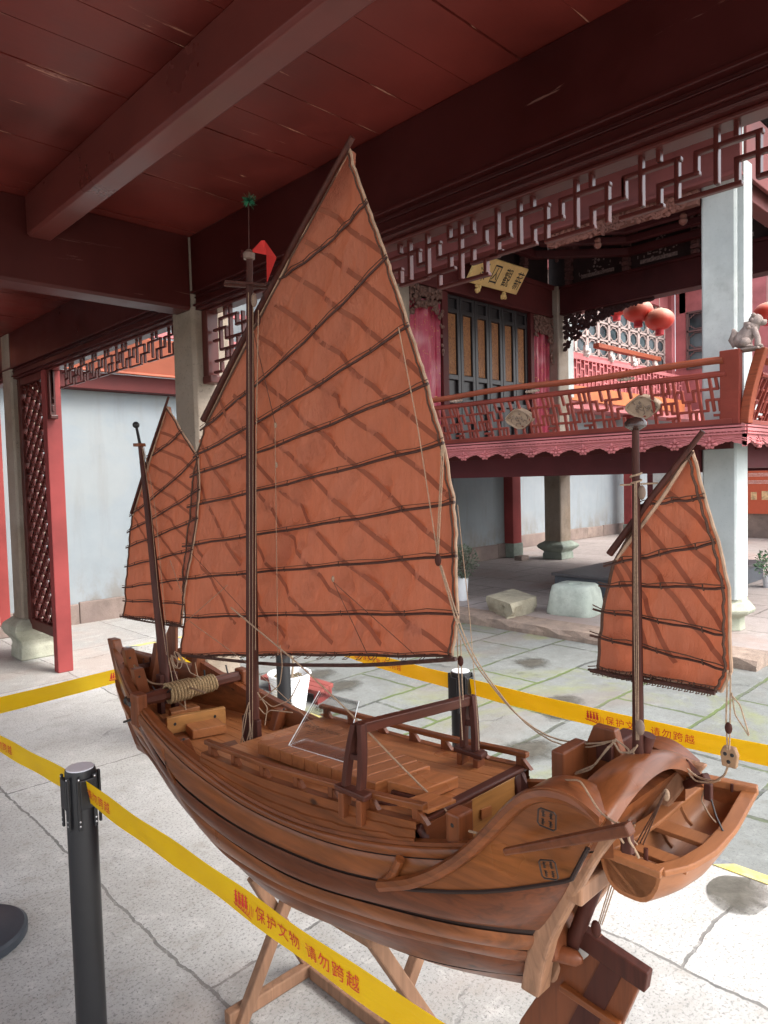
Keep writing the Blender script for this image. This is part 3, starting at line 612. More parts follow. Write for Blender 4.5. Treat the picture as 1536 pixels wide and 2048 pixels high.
# carved spandrel under the far beam, pierced
b = MB(); random.seed(11)
for k in range(420):
    t = random.random()**1.3; y = 6.72-1.6*t; lim = .58*(1-t)**2.0+.035; z = 4.29-random.random()*lim; a = random.uniform(0, 3.1)
    b.sph((11.0, y, z), random.uniform(.022, .042), 4, (.35, .6+abs(math.cos(a))*.8, .5+abs(math.sin(a))*.6))
b.build('carved_spandrel', plain('dark_spandrel', (.05, .02, .02, 1), .6, var=.4), stg, smooth=60)
# back wall of the stage
YB = 6.95
b = MB(); b.box(7.0, 10.9, YB-.1, YB+.1, 4.25, 4.80); b.box(7.0, 10.9, YB-.14, YB-.1, 4.72, 4.80); b.box(7.0, 10.9, YB-.12, YB-.1, 4.25, 4.29)
b.build('back_beam', RED_SX, stg, bevel=.006)
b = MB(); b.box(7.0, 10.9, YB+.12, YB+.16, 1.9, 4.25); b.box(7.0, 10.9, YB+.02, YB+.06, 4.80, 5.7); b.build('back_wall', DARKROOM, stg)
for a_, b_ in ((7.93, 8.06), (10.20, 10.30)):
    b = MB(); b.box(a_, b_, YB-.08, YB+.1, 1.9, 4.25); b.build('door_post', RED_SX, stg, bevel=.006)
OCH = M('ochre_carved_panel', .55); f_ = OCH.noise(OCH.coord(), 26, 6, .75, 1.5); OCH.col(OCH.ramp(f_, [(.35, (.10, .035, .015)), (.5, (.30, .12, .035)), (.7, (.42, .19, .06))])); OCH.bump(f_, .6, .02); OCH = OCH.m
dw = (10.20-8.06)/6
for k in range(6):
    x0 = 8.06+k*dw; b = MB(); b.box(x0+.004, x0+dw-.004, YB+.03, YB+.08, 1.9, 4.25)
    for z0, z1 in ((1.9, 2.0), (2.62, 2.70), (2.98, 3.06), (3.98, 4.05), (4.2, 4.25)): b.box(x0+.004, x0+dw-.004, YB-.012, YB+.03, z0, z1)
    for a in (0, dw-.075): b.box(x0+.004+a, x0+.071+a, YB-.016, YB+.03, 1.9, 4.25)
    d_o = b.build('door_leaf', DOORWOOD, stg, bevel=.008)
    b = MB(); b.box(x0+.085, x0+dw-.085, YB+.012, YB+.03, 3.07, 3.97); b.build('carved_panel', OCH, d_o)
# carved valances at both sides and brocade curtains
random.seed(5)
for x0, x1 in ((7.12, 7.93), (10.30, 10.84)):
    b = MB(); w_ = x1-x0; b.box(x0, x1, YB-.09, YB-.07, 4.12, 4.24)
    for k in range(150):
        t = random.random(); edge = abs(2*t-1)**4; z = 4.22-random.random()*(.28+.75*edge*(1 if t > .5 or x0 < 8 else .2)); b.sph((x0+w_*t, YB-.1+random.uniform(-.02, .02), z), random.uniform(.02, .045), 4, (1, .5, 1))
    b.build('carved_valance', plain('brown_carved_valance', (.15, .075, .055, 1), .6, var=.5, scale=40), stg, smooth=60)
CUR = M('pink_brocade', .4); v = CUR.coord(); n1 = CUR.noise(v, 9, 6, .7, 3); n2 = CUR.noise(v, 17, 5, .7, 3); n3 = CUR.noise(v, 2.2, 2, .5)
k = CUR.ramp(n3, [(.3, (.36, .015, .05)), (.52, (.45, .04, .085)), (.72, (.66, .28, .32))])
k = CUR.mix(CUR.ramp(n1, [(.60, G(0)), (.64, G(.9))]), k, (.62, .36, .08, 1)); k = CUR.mix(CUR.ramp(n2, [(.66, G(0)), (.69, G(.8))]), k, (.08, .01, .03, 1)); CUR.col(k); CUR = CUR.m
for x0, x1, lb in ((7.13, 7.92, 'pink brocade curtain with gold sprays hanging left of the dark door panels on the stage'), (10.33, 10.82, 'pink brocade curtain with pale sheen hanging between the door panels and the grey stage column')):
    b = MB(); n = 40
    rows = [[V((lerp(x0, x1, i/n), YB-.02+.035*math.sin(i/n*14+z*.6)+.01*math.sin(i*1.7), z)) for i in range(n+1)] for z in [1.92+.24*j for j in range(10)]]
    b.loft(rows); b.loft([[p+V((0, .006, 0)) for p in r] for r in rows]); tag(b.build('brocade_curtain', CUR, smooth=True), lb, 'curtain', 'brocade curtains on the stage')
# gilt name board, leaning forward
q = [PY(934, 564, 6.70), PY(1032, 590, 6.70), PY(1059, 539, 6.45), PY(959, 508, 6.45)]
u_ = ((q[1]-q[0])+(q[2]-q[3])).normalized(); vv = ((q[3]-q[0])+(q[2]-q[1])); H_ = vv.length/2; W_ = ((q[1]-q[0]).length+(q[2]-q[3]).length)/2; vv = vv.normalized(); vv = (vv-u_*vv.dot(u_)).normalized(); nn = u_.cross(vv); nn = nn if nn.y < 0 else -nn
c0 = sum(q, V())/4-u_*W_/2-vv*H_/2
pq = empty('name_board', c0+u_*W_/2, 'gilt name board with black seal script tilted over the stage doors', 'sign')
b = MB(); b.prism([c0, c0+u_*W_, c0+u_*W_+vv*H_, c0+vv*H_], nn*-.05); b.build('board', GOLD, pq, bevel=.012)
b = MB()
for i, ch in enumerate('深囚觀薪'):
    vs, fs = textmesh(ch, 1)
    if not vs: continue
    xs = [p.x for p in vs]; ys2 = [p.y for p in vs]; sx = W_*.135/(max(xs)-min(xs)); sy = H_*.66/(max(ys2)-min(ys2)); cx = W_*(.13+.235*i)
    b.add([c0+u_*(cx+(p.x-min(xs))*sx)+vv*(H_*.17+(p.y-min(ys2))*sy)+nn*.004 for p in vs], fs)
b.build('lettering', INK, pq)
for t in (.2, .72):
    b = MB()
    for k in range(9): b.sph(c0+u_*W_*t+u_*random.uniform(-.05, .05)+V((0, 0, -.05+random.uniform(-.05, .05)))+nn*.01, .03, 4)
    b.build('lion_bracket', GOLD, pq, smooth=60)
# ================================================================== SIDE WING right of the stage
wing = empty('side_wing', (14.5, 8.4, 0), 'two storey side wing with white lower wall and pale lattice windows behind the stage', 'building')
b = MB(); b.box(10.95, 22, 8.55, 8.8, 0, 2.9); b.box(10.75, 10.95, 7.87, 8.8, 0, 2.9); b.box(9.2, 10.75, 7.80, 8.1, 0, 2.9); b.build('lower_wall', PL, wing)
b = MB(); x = 9.2
while x < 20:
    w_ = random.uniform(.7, 1.3); y_ = 7.76 if x < 10.6 else 8.51
    if y_ > 8 and min(v.y for v in b.v) < 8: b.build('plinth', STONE_P, wing, bevel=.012); b = MB()
    b.box(x, x+w_-.008, y_+random.uniform(-.008, .008), y_+.2, 0, .26+random.uniform(-.015, .015)); x += w_
b.build('plinth', STONE_P, wing, bevel=.012)
for x, y in ((10.62, 7.60), (16.1, 8.05)):
    b = MB(); b.box(x, x+.26, y, y+.2, .26, 2.9); po = b.build('timber_post', RED_P, wing, bevel=.008); b = MB(); b.box(x-.02, x+.28, y-.02, y+.22, 0, .26); b.build('post_base', STONE_G, po, bevel=.015)
b = MB(); b.box(9.2, 22, 7.66, 8.6, 2.9, 3.1); b.box(9.2, 22, 7.60, 7.66, 2.84, 3.16); b.build('gallery_floor_board', PINK, wing, bevel=.01)
b = MB(); b.box(11.2, 18.6, 8.3, 8.4, 3.1, 4.2); b.build('upper_wall', PINK, wing)
YW = 8.2
b = MB(); b.box(11.2, 18.3, YW-.06, YW+.1, 4.02, 4.16); b.box(18.3, 18.5, YW-.2, YW+.1, 3.1, 6.4); b.box(11.2, 18.3, YW-.1, YW+.1, 5.75, 6.4); b.box(18.5, 18.7, 5.5, 8.3, 3.1, 4.15); b.box(18.5, 18.7, 7.72, 8.0, 4.15, 6.4); b.box(18.5, 18.7, 5.3, 6.55, 4.15, 6.4); b.box(18.5, 18.7, 6.5, 7.9, 5.6, 6.4); b.build('window_sill_beam', PINK, wing, bevel=.01)
PALE = paint('pale_window_wood', (.48, .38, .35, 1), .6, .2, (.6, .5, .48, 1), 'Z')
GLS = M('dark_pane', .12, .6); GLS.col(GLS.ramp(GLS.noise(GLS.coord(), .8, 3), [(.4, (.02, .03, .035)), (.65, (.16, .21, .23))])); GLS = GLS.m
def octwin(org, ux, W_, rows, h, parent, mat):
    org, ux = V(org), V(ux); nrm = V((0, 0, 1)).cross(ux); b = MB(); f = .045; T = .05
    Ht = rows*h
    b.bar(org+ux*f/2, org+ux*f/2+V((0, 0, Ht)), f, T, ux); b.bar(org+ux*(W_-f/2), org+ux*(W_-f/2)+V((0, 0, Ht)), f, T, ux)
    for r in range(rows+1): b.bar(org+V((0, 0, r*h)), org+ux*W_+V((0, 0, r*h)), T*.9, f)
    for r in range(rows):
        x0, x1, z0, z1 = f+.02, W_-f-.02, r*h+f/2+.03, (r+1)*h-f/2-.03; cx, cz = .26*(x1-x0), .22*(z1-z0)
        p = [(x0+cx, z0), (x1-cx, z0), (x1-cx, z0+cz/2), (x1-cx/2, z0+cz/2), (x1-cx/2, z0+cz), (x1, z0+cz), (x1, z1-cz), (x1-cx/2, z1-cz), (x1-cx/2, z1-cz/2), (x1-cx, z1-cz/2), (x1-cx, z1), (x0+cx, z1), (x0+cx, z1-cz/2), (x0+cx/2, z1-cz/2), (x0+cx/2, z1-cz), (x0, z1-cz), (x0, z0+cz), (x0+cx/2, z0+cz), (x0+cx/2, z0+cz/2), (x0+cx, z0+cz/2)]
        for a, c in zip(p, p[1:]+p[:1]): b.bar(org+ux*a[0]+V((0, 0, a[1])), org+ux*c[0]+V((0, 0, c[1])), .018, .02)
        for a in ((.5, 0), (.5, 1), (0, .5), (1, .5)):
            P = org+ux*lerp(x0, x1, a[0])+V((0, 0, lerp(z0, z1, a[1]))); d = ux*(a[0]-.5)*.1+V((0, 0, (a[1]-.5)*.1)); b.bar(P, P+d, .018, .02, (0, 0, 1) if a[0] != .5 else ux)
    fr = b.build('window', mat, parent)
    b = MB(); o2 = org-nrm*.03 if nrm.dot(CAM-org) > 0 else org+nrm*.03; b.prism([o2, o2+ux*W_, o2+ux*W_+V((0, 0, Ht)), o2+V((0, 0, Ht))], (o2-org).normalized()*.01); b.build('pane', GLS, fr)
for k in range(14): octwin((11.4+.493*k, YW, 4.17), (1, 0, 0), .487, 4, .40, wing, PALE)
for k in range(2): octwin((18.5, 7.70-.6*k, 4.15), (0, -1, 0), .58, 3, .48, wing, paint('grey_red_window_wood', (.20, .12, .115, 1), .6))
b = MB(); YR = 7.72
b.box(11.2, 18.4, YR-.02, YR+.02, 3.88, 3.96)
for i in range(44):
    x = 11.3+i*.16
    b.box(x, x+.035, YR-.015, YR+.015, 3.14, 3.88)
    for z in ((3.3, 3.55, 3.8) if i % 2 else (3.22, 3.45, 3.68)): b.box(x, x+.16, YR-.013, YR+.013, z, z+.035)
b.build('railing_fretwork', PINK, wing, bevel=.004)
b = MB(); b.box(13.9, 16.9, YR-.07, YR+.07, 4.20, 4.30); b.build('rail_board', ORANGE, wing, bevel=.01)
b = MB(); b.box(11.2, 18.4, YR-.015, YR+.015, 3.10, 3.16); b.box(12.2, 18.0, 7.55, 7.62, 3.0, 3.3); b.build('floor_rail', paint('orange_floor_board', (.50, .15, .06, 1), .5), wing)
for x in (13.5, 14.55, 15.6, 16.7):
    b = MB()
    for k in range(8): b.sph((x+random.uniform(-.06, .06), YR-.04, 4.05+random.uniform(-.06, .06)), .045, 4)
    b.box(x-.06, x+.06, YR-.02, YR+.04, 3.96, 4.2); b.build('carved_block', plain('pale_block', (.6, .56, .52, 1), .7, var=.5, scale=30), wing)
b = MB(); b.box(9.2, 19, 7.2, 9, 6.4, 6.6); b.build('wing_roof', plain('wing_tile', (.1, .1, .1, 1), .8), wing)
p = PY(1152, 700, 7.4)
b = MB(); b.box(11.75, 12.28, 7.30, 7.52, 3.0, 5.0); b.build('wing_column', STONE_S, wing)
# ================================================================== FAR HALL at the right
hall = empty('far_hall', (16.5, 3, 0), 'far hall wall at the right edge with grey stone base and maroon upper boards', 'building')
b = MB(); b.box(16.6, 16.9, -6, 7.9, 0, .58); b.build('stone_base', STONE_P, hall); b = MB(); b.box(16.62, 16.9, -6, 7.9, .58, 2.6); b.build('maroon_wall', paint('hall_maroon', (.16, .05, .055, 1), .6), hall)
b = MB(); b.box(16.5, 16.9, 6.55, 7.7, 0, 2.6); b.build('grey_wall', STONE_S, hall)
ip = PX(1495, 942, 16.55); i2 = PX(1495, 1027, 16.55)
pn = empty('information_panel', (16.55, ip.y-1.2, i2.z), 'orange red information panel with small pale text on the far hall wall', 'sign')
b = MB(); b.box(16.52, 16.58, ip.y-2.4, ip.y, i2.z, ip.z); b.build('board', plain('orange_red_board_print', (.52, .10, .045, 1), .5, var=.05), pn)
b = MB()
for k, (z, n) in enumerate(((.93, 26), (.90, 26), (.87, 22), (.76, 26), (.73, 26), (.70, 18))):
    zz = lerp(i2.z, ip.z, z)
    yy = ip.y-.03
    for g in range(n*2):
        ww = random.uniform(.006, .017); b.add([V((16.516, yy, zz)), V((16.516, yy-ww, zz)), V((16.516, yy-ww, zz+.016)), V((16.516, yy, zz+.016))], [(0, 1, 2, 3)]); yy -= ww+random.uniform(.004, .008)
b.build('print', WHITEINK, pn)
b = MB(); zc = lerp(i2.z, ip.z, .42); b.box(16.512, 16.52, ip.y-.50, ip.y-.30, zc-.09, zc+.1); CPI = plain('cream_picture', (.62, .42, .22, 1), .6, var=.5, scale=18); b.build('picture', CPI, pn); b = MB(); b.box(16.512, 16.52, ip.y-.2, ip.y-.08, zc-.09, zc+.08); b.build('picture', CPI, pn)
# ================================================================== lanterns
LT = M('red_lantern_lit_top', .5); LT.col(LT.ramp(LT.math('ADD', LT.math('MULTIPLY', LT.noise(LT.coord(), 3), .1), .45), [(0, (.6, .03, .02)), (1, (.62, .05, .035))]))
tcz = LT.n('ShaderNodeSeparateXYZ'); tcn = LT.n('ShaderNodeTexCoord'); LT.l(tcn.outputs['Object'], tcz.inputs[0])
LT.col(LT.ramp(tcz.outputs['Z'], [(.05, (.50, .012, .010)), (.27, (.58, .055, .03)), (.46, (.74, .40, .28))])); LT.b.inputs['Subsurface Weight'].default_value = 0; LT = LT.m  # height ramp paints light on the red shade's upper half as cream
FRINGE = plain('red_fringe', (.55, .04, .05, 1), .7)
def lantern(c, r, label):
    t = empty('paper_lantern', (c.x, c.y, c.z-r*1.25), label, 'lantern', 'red lanterns hanging beyond the stage')
    b = MB(); n = 40; rows = []
    for i in range(15):
        a = math.pi*(.10+.80*i/14); rows.append([c+V(((r*math.sin(a))*(1+.035*abs(math.cos(k*math.pi*20/n)))*math.cos(2*math.pi*k/n), (r*math.sin(a))*(1+.035*abs(math.cos(k*math.pi*20/n)))*math.sin(2*math.pi*k/n), -r*.80*math.cos(a))) for k in range(n)])
    b.loft(rows, True, True); b.build('shade', LT, t, smooth=True)
    b = MB(); b.lathe(c+V((0, 0, -r*1.14)), [(r*.30, 0), (r*.31, r*.38), (r*.26, r*.42)], 14); b.build('fringe', FRINGE, t, smooth=True)
    b = MB(); b.lathe(c+V((0, 0, r*.74)), [(r*.2, 0), (r*.2, r*.12), (r*.02, r*.14)], 10); b.tube([c+V((0, 0, r*.8)), c+V((0, 0, r*.8+1.1))], .006, 4); b.build('hanger', PALE, t)
def Dp(x, y, d): return CAM+ray(x, y)*d
lantern(Dp(1276, 622, 12.6), .25, 'red paper lantern with light painted on its top and pink fringe, partly behind the carved stage beam')
lantern(Dp(1319, 639, 12.4), .24, 'whole red paper lantern with light painted on its top hanging nearest the grey stage column')
lantern(Dp(1233, 612, 13.4), .24, 'paper lantern mostly hidden by the stage beam, only its red fringe showing')
lantern(Dp(1534, 624, 12.0), .20, 'dark red lantern cut off by the right edge above the lion')
# ================================================================== THE MODEL JUNK (keel along Y, bow at +Y, axis X = AX)
AX = 1.06
junk = empty('sailing_junk_model', (AX, 1.4, .45), 'varnished wooden model of a three masted sailing junk with brown batten sails', 'model ship')
def bG(y): return interp(y, [.45, .5, .65, .9, 1.3, 1.6, 1.9, 2.1, 2.3, 2.45, 2.57], [.14, .15, .165, .19, .21, .21, .19, .155, .105, .06, .015])
def hullpt(p, k):
    b_ = .2
    for _ in range(60):
        P = PX(*p, AX-b_); b_ = .5*b_+.5*k*bG(P.y)
    return P
LINES = [ # (half breadth factor, photo points from bow to stern, transom end, stem end)
 (1.0, [(255, 1383), (275, 1410), (294, 1437), (319, 1468), (344, 1491), (380, 1519), (422, 1553), (467, 1586), (530, 1620), (560, 1635), (600, 1651), (649, 1666), (737, 1684), (826, 1695), (951, 1698)], (.905, .50, .985), (1.048, 2.545, .905)),
 (1.03, [(259, 1396), (272, 1418), (297, 1452), (325, 1483), (363, 1528), (426, 1572), (467, 1603), (530, 1638), (560, 1648), (600, 1668), (649, 1686), (715, 1704), (781, 1714), (900, 1724)], (.91, .52, .945), (1.048, 2.53, .885)),
 (1.03, [(269, 1429), (287, 1463), (309, 1501), (328, 1536), (353, 1567), (405, 1609), (467, 1653), (530, 1686), (600, 1715), (626, 1730), (693, 1751), (759, 1764), (826, 1776), (929, 1783), (1011, 1777), (1093, 1765)], (.94, .560, .885), (1.048, 2.515, .845)),
 (.93, [(370, 1605), (426, 1657), (467, 1688), (509, 1713), (560, 1748), (626, 1775), (693, 1795), (759, 1812), (826, 1831), (902, 1850), (984, 1864)], (.985, .667, .715), (1.048, 2.47, .765)),
 (.80, [(426, 1690), (488, 1730), (560, 1770), (626, 1799), (693, 1819), (759, 1843), (826, 1862), (902, 1876), (984, 1892)], (1.0, .690, .668), (1.049, 2.43, .69)),
 (.68, [(492, 1740), (560, 1781), (626, 1810), (693, 1834), (759, 1859), (820, 1872), (902, 1891)], (1.01, .705, .636), (1.05, 2.40, .63)),
 (.30, [(309, 1523), (346, 1592), (382, 1636), (437, 1694), (492, 1745), (557, 1800), (601, 1825), (700, 1863), (772, 1894), (861, 1926), (951, 1944)], (1.03, .722, .592), (1.05, 2.385, .60)),
]
NS = 72; HL = []
for k, px, tr, stem in LINES:
    pts = [V(stem)]+[hullpt(p, k) for p in px]+[V(tr)]
    HL.append(smooth(resample(smooth(resample(pts, 40), 3), NS), 2))
keel = [V((AX, p.y, p.z-.035)) for p in HL[6]]
def mir(p): return V((2*AX-p.x, p.y, p.z))
def hrow(a, t, out):     # a point between hull lines, pushed outward
    return a
prof = []                # rows from gunwale to keel with lapped strakes and dark grooves
hb = MB()
for i in range(6):
    A, B_ = HL[i], HL[i+1]
    bul = [.004, .007, .010, .010, .009, .008][i]; nd = 8
    rows = []
    for q in range(nd+1):
        f = q/nd; o = bul*(math.sin(math.pi*f)**.4) if 0 < f < 1 else .001
        row = []
        for s in range(NS):
            p = A[s].lerp(B_[s], f*.90+.0); tan = (A[min(s+1, NS-1)]-A[max(s-1, 0)]); nn = tan.cross(B_[s]-A[s]); nn = nn.normalized() if nn.length > 1e-9 else V((-1, 0, 0))
            if nn.x > 0: nn = -nn
            fade = min(1, s/6, (NS-1-s)/2+.3); row.append(p+nn*o*fade)
        rows.append(row)
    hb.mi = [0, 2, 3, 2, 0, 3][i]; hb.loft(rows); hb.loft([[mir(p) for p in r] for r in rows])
    last = [A[s].lerp(B_[s], .915)+V((.0025, 0, 0))*min(1, s/6) for s in range(NS)]
    hb.mi = 1; gro = [rows[-1], last, [b_+V((.0025, 0, 0)) for b_ in B_], B_]
    hb.loft(gro); hb.loft([[mir(p) for p in r] for r in gro])
hb.mi = 0; bot = [HL[6], [a.lerp(c, .6)+V((0, 0, -.006)) for a, c in zip(HL[6], keel)], keel]; hb.loft(bot); hb.loft([[mir(p) for p in r] for r in bot])
# inner skin of the bulwark down to deck level and its cap rail thickness
gi = [V((p.x+.026*min(1, max(.0, (AX-p.x)/.05)), p.y, p.z)) for p in HL[0]]; lo = [V((p.x+.004, p.y, (min(p.z-.03, .735+.05*max(0, (p.y-2.1)/.4)) if p.y > .9 else p.z-.05))) for p in gi]
for f in (lambda p: p, mir): hb.loft([[f(p) for p in r] for r in ([V((p.x, p.y, p.z+.0005)) for p in HL[0]], [V((p.x+.004*min(1, (AX-p.x)/.05), p.y, p.z+.006)) for p in HL[0]], [V((p.x-.003*min(1, (AX-p.x)/.05), p.y, p.z+.006)) for p in gi], gi, lo)])
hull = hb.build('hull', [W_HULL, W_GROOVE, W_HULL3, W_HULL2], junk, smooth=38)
hb = MB(); st_ = [PX(x, y, AX) for x, y in ((222, 1275), (238, 1345), (252, 1405), (264, 1447), (279, 1487))]
hb.loft([[p+V((sx*.017, dy, 0)) for sx, dy in ((-1, -.055 if i else -.05), (1, -.055 if i else -.05), (1, 0), (-1, 0))] for i, p in enumerate(st_)], True, True); hb.build('stem_post', W_MID, junk, bevel=.005)
# transom and stern structure
tb = MB(); ends = [l[-1] for l in HL]; poly = [p for p in ends]+[keel[-1]]+[mir(p) for p in reversed(ends)]
tb.prism([p+V((0, .012, 0)) for p in poly], (0, .02, .0)); tb.build('transom', W_HULL, junk)
def frame(pts, w_, h_, name, mat, up=(1, 0, 0), par=junk, bev=.003):
    b = MB()
    for a, c in zip(pts, pts[1:]): b.bar(a, c, w_, h_, up)
    return b.build(name, mat, par, bevel=bev)
for f in (lambda p: p, mir):
    b = MB(); P = [V((1.035, .715, .575)), V((.998, .675, .70)), V((.962, .607, .82)), V((.93, .545, .93)), V((.915, .495, 1.0))]
    P = curve([f(p) for p in P], 11, 1); b.loft([[p+V((sx*(.010+.012*(1-i/10)**2), dy*.019-.006, dz*0)) for sx, dy, dz in ((-1, -1, 0), (1, -1, 0), (1, 1, 0), (-1, 1, 0))] for i, p in enumerate(P)], True, True)
    b.build('transom_frame', W_FRAME, junk, bevel=.005)
b = MB(); b.bar((.945, .575, .845), (1.175, .575, .845), .03, .034); b.build('stern_crossbeam', W_FRAME, junk, bevel=.004)
b = MB(); b.prism([V((1.02, .735, .60)), V((1.02, .655, .655)), V((1.02, .665, .71)), V((1.02, .735, .72))], (.08, 0, 0)); b.build('rudder_block', W_MID, junk, bevel=.008)
b = MB(); b.box(.99, 1.13, .60, .70, .845, .862); b.build('stern_floor', W_DARK, junk)
# taffrail: arched plank across the stern
b = MB(); rows = []
for i in range(25):
    t = i/24*2-1; x = AX+.004+.160*t; z = .997+.046*(1-t*t)-.014*t; fl = .013+.020*max(0, t)**1.5; bk = .050-.018*t
    rows.append([V((x, .488, z-.004)), V((x, .483, z-fl)), V((x, .50, z-fl-.003)), V((x, .480+bk, z-fl+.002)), V((x, .488+bk, z+.003)), V((x, .475+bk*.8, z+.008)), V((x, .498, z+.006))])
b.loft(rows, True, True); b.build('taffrail', W_HULLX, junk, smooth=50)
# poop side panels with curved moulding and stamped marks
pan = [(765, 1768), (820, 1764), (870, 1748), (915, 1722), (955, 1690), (990, 1655), (1020, 1622), (1048, 1597), (1075, 1586), (1100, 1584), (1130, 1590), (1160, 1606), (1190, 1630), (1206, 1645)]
low = [(765, 1770), (830, 1777), (900, 1781), (960, 1781), (1015, 1777), (1060, 1771), (1100, 1765), (1143, 1757), (1165, 1715), (1184, 1680)]
top = smooth(resample([PX(x, y, .866+.03*interp(x, [765, 1206], [-.4, 1])) for x, y in pan], 40), 2); botm = resample([PX(x, y, .866+.03*interp(x, [765, 1206], [-.4, 1])) for x, y in low], 40)
SEAL = plain('dark_stamp', (.035, .02, .014, 1), .6)
for f in (lambda p: p, mir):
    b = MB(); T = [f(p) for p in top]; T = T if T[0].x < AX else [p+V((0, 0, -.024*min(1, i/12))) for i, p in enumerate(T)]; B_ = [f(p) for p in botm]; ix = V((.022, 0, 0)) if f(top[0]).x < AX else V((-.022, 0, 0))
    b.ribbon([T, B_, [p+ix for p in B_], [p+ix for p in T]]); sp = b.build('poop_side_panel', W_HULL3, junk)
    b = MB(); b.tube([p-ix*.2 for p in T], [.012]*34+[.011, .010, .009, .008, .007, .006], 8); b.build('moulding', W_HULL, sp, smooth=True)
    b = MB(); b.tube([p-ix*.06+V((0, 0, -.002)) for p in B_[1:39]], .0035, 6); b.build('lower_seam', W_GROOVE, sp)
    b = MB(); b.ribbon([[p-ix*.5+V((0, 0, .012)) for p in T[20:]], [p+ix*2.2+V((0, 0, .012)) for p in T[20:]], [p+ix*2.2 for p in T[20:]], [p-ix*.5 for p in T[20:]]]); b.build('cap_rail', W_HULL, sp, smooth=40)
for q in ([(1088, 1608), (1123, 1620), (1122, 1656), (1086, 1641)], [(1088, 1712), (1120, 1714), (1128, 1752), (1096, 1748)]):
    b = MB(); Q = [PX(x, y, .877) for x, y in q]; uv = lambda a, c: (Q[0].lerp(Q[1], a)).lerp(Q[3].lerp(Q[2], a), c)+V((-.0145, 0, 0))
    loop = [uv(a, c) for a, c in ((.12, 0), (.88, 0), (1, .12), (1, .88), (.88, 1), (.12, 1), (0, .88), (0, .12), (.12, 0))]; b.tube(loop, .0014, 5)
    for a0, c0 in ((.14, .08), (.58, .08), (.14, .55), (.58, .55)):
        for k in range(4): a = a0+random.uniform(0, .1); b.add([uv(a, c0+.09*k), uv(a+.2, c0+.09*k+.01), uv(a+.2, c0+.09*k+.062), uv(a, c0+.09*k+.058)], [(0, 1, 2, 3)])
        b.add([uv(a0+.09, c0), uv(a0+.2, c0), uv(a0+.19, c0+.36), uv(a0+.1, c0+.36)], [(0, 1, 2, 3)])
    b.build('stamped_mark', SEAL, junk)
b = MB(); P = [PX(*p, .855) for p in ((700+165/2.793, 1600+480/2.793), (700+240/2.793, 1600+420/2.793), (700+280/2.793, 1600+330/2.793))]; b.tube(curve(P, 12, 2), .009, 8); b.build('side_moulding', W_HULL, junk, smooth=True); b = MB(); P = [PX(*p, .85) for p in zm(2.743, 200, 1450, [(345, 130), (375, 240), (415, 320)])]; b.tube(curve([p+V((.001, 0, 0)) for p in P], 10, 1), .006, 6); b.build('side_moulding', W_HULL, junk, smooth=True)
# ------------------------------------------------------------------ decks
def strip(name, y0, y1, zf, inset, mat, th=.012, planks=0, par=junk):
    b = MB(); n = 30; ys = [lerp(y0, y1, i/n) for i in range(n+1)]
    pl = planks or 1
    for k in range(pl):
        a0, a1 = -1+2*k/pl, -1+2*(k+1)/pl
        if pl > 1: a0 += .004; a1 -= .004
        L_ = [V((AX+a0*(bG(y)-inset), y, zf(y))) for y in ys]; R_ = [V((AX+a1*(bG(y)-inset), y, zf(y))) for y in ys]; dn = V((0, 0, -th))
        b.ribbon([L_, R_, [p+dn for p in R_], [p+dn for p in L_]])
    return b.build(name, mat, par)
zfore = lambda y: .758+.16*max(0, y-2.15)**1.3
zmain = lambda y: interp(y, [.85, .95, 1.1, 1.3, 1.56], [.884, .872, .856, .840, .826])
strip('foredeck', 1.50, 2.50, zfore, .018, W_DECK, .012, 9)
strip('main_deck', .868, 1.56, zmain, .018, W_DECK, .016, 8)
strip('aft_deck', .655, .868, lambda y: .800+.10*max(0, .7-y), .03, W_GOLD, .01, 6)
def gz(y):
    P = HL[0]; best = min(range(NS), key=lambda i: abs(P[i].y-y)); return P[best]
b = MB(); rows_l = [[], [], [], [], [], []]
for i in range(31):
    y = .855+.72*i/30; g = gz(y); zt = zmain(y)+.002; d = [(0, .004), (.30, -.004), (.34, .0), (.66, -.006), (.70, -.002), (1.0, -.008)]
    for r, (f, o) in zip(rows_l, d): r.append(V((lerp(g.x+.004, AX-bG(y)+.016, f)+o*.6, y, lerp(g.z, zt, f))))
inn = [V((p.x+.02, p.y, p.z)) for p in rows_l[-1]]
for f in (lambda p: p, mir): b.loft([[f(p) for p in r] for r in rows_l+[inn]])
b.build('bulwark', W_HULL, junk, smooth=30)
for f in (lambda p: p, mir):
    b = MB(); P = [V((AX-.152, .872, zmain(.87)-.004)), V((AX-.168, .868, .868)), V((AX-.160, .855, .845)), V((AX-.175, .845, .83)), V((AX-.178, .842, .80)), V((AX-.135, .86, .80)), V((AX-.13, .87, .868))]
    b.prism([f(p) for p in P], (0, -.012, 0)); b.build('carved_end', W_DARK, junk, bevel=.004)
b = MB(); b.box(AX-.19, AX+.19, 1.552, 1.566, .745, zmain(1.56)-.003); b.build('deck_front', W_MIDX, junk)
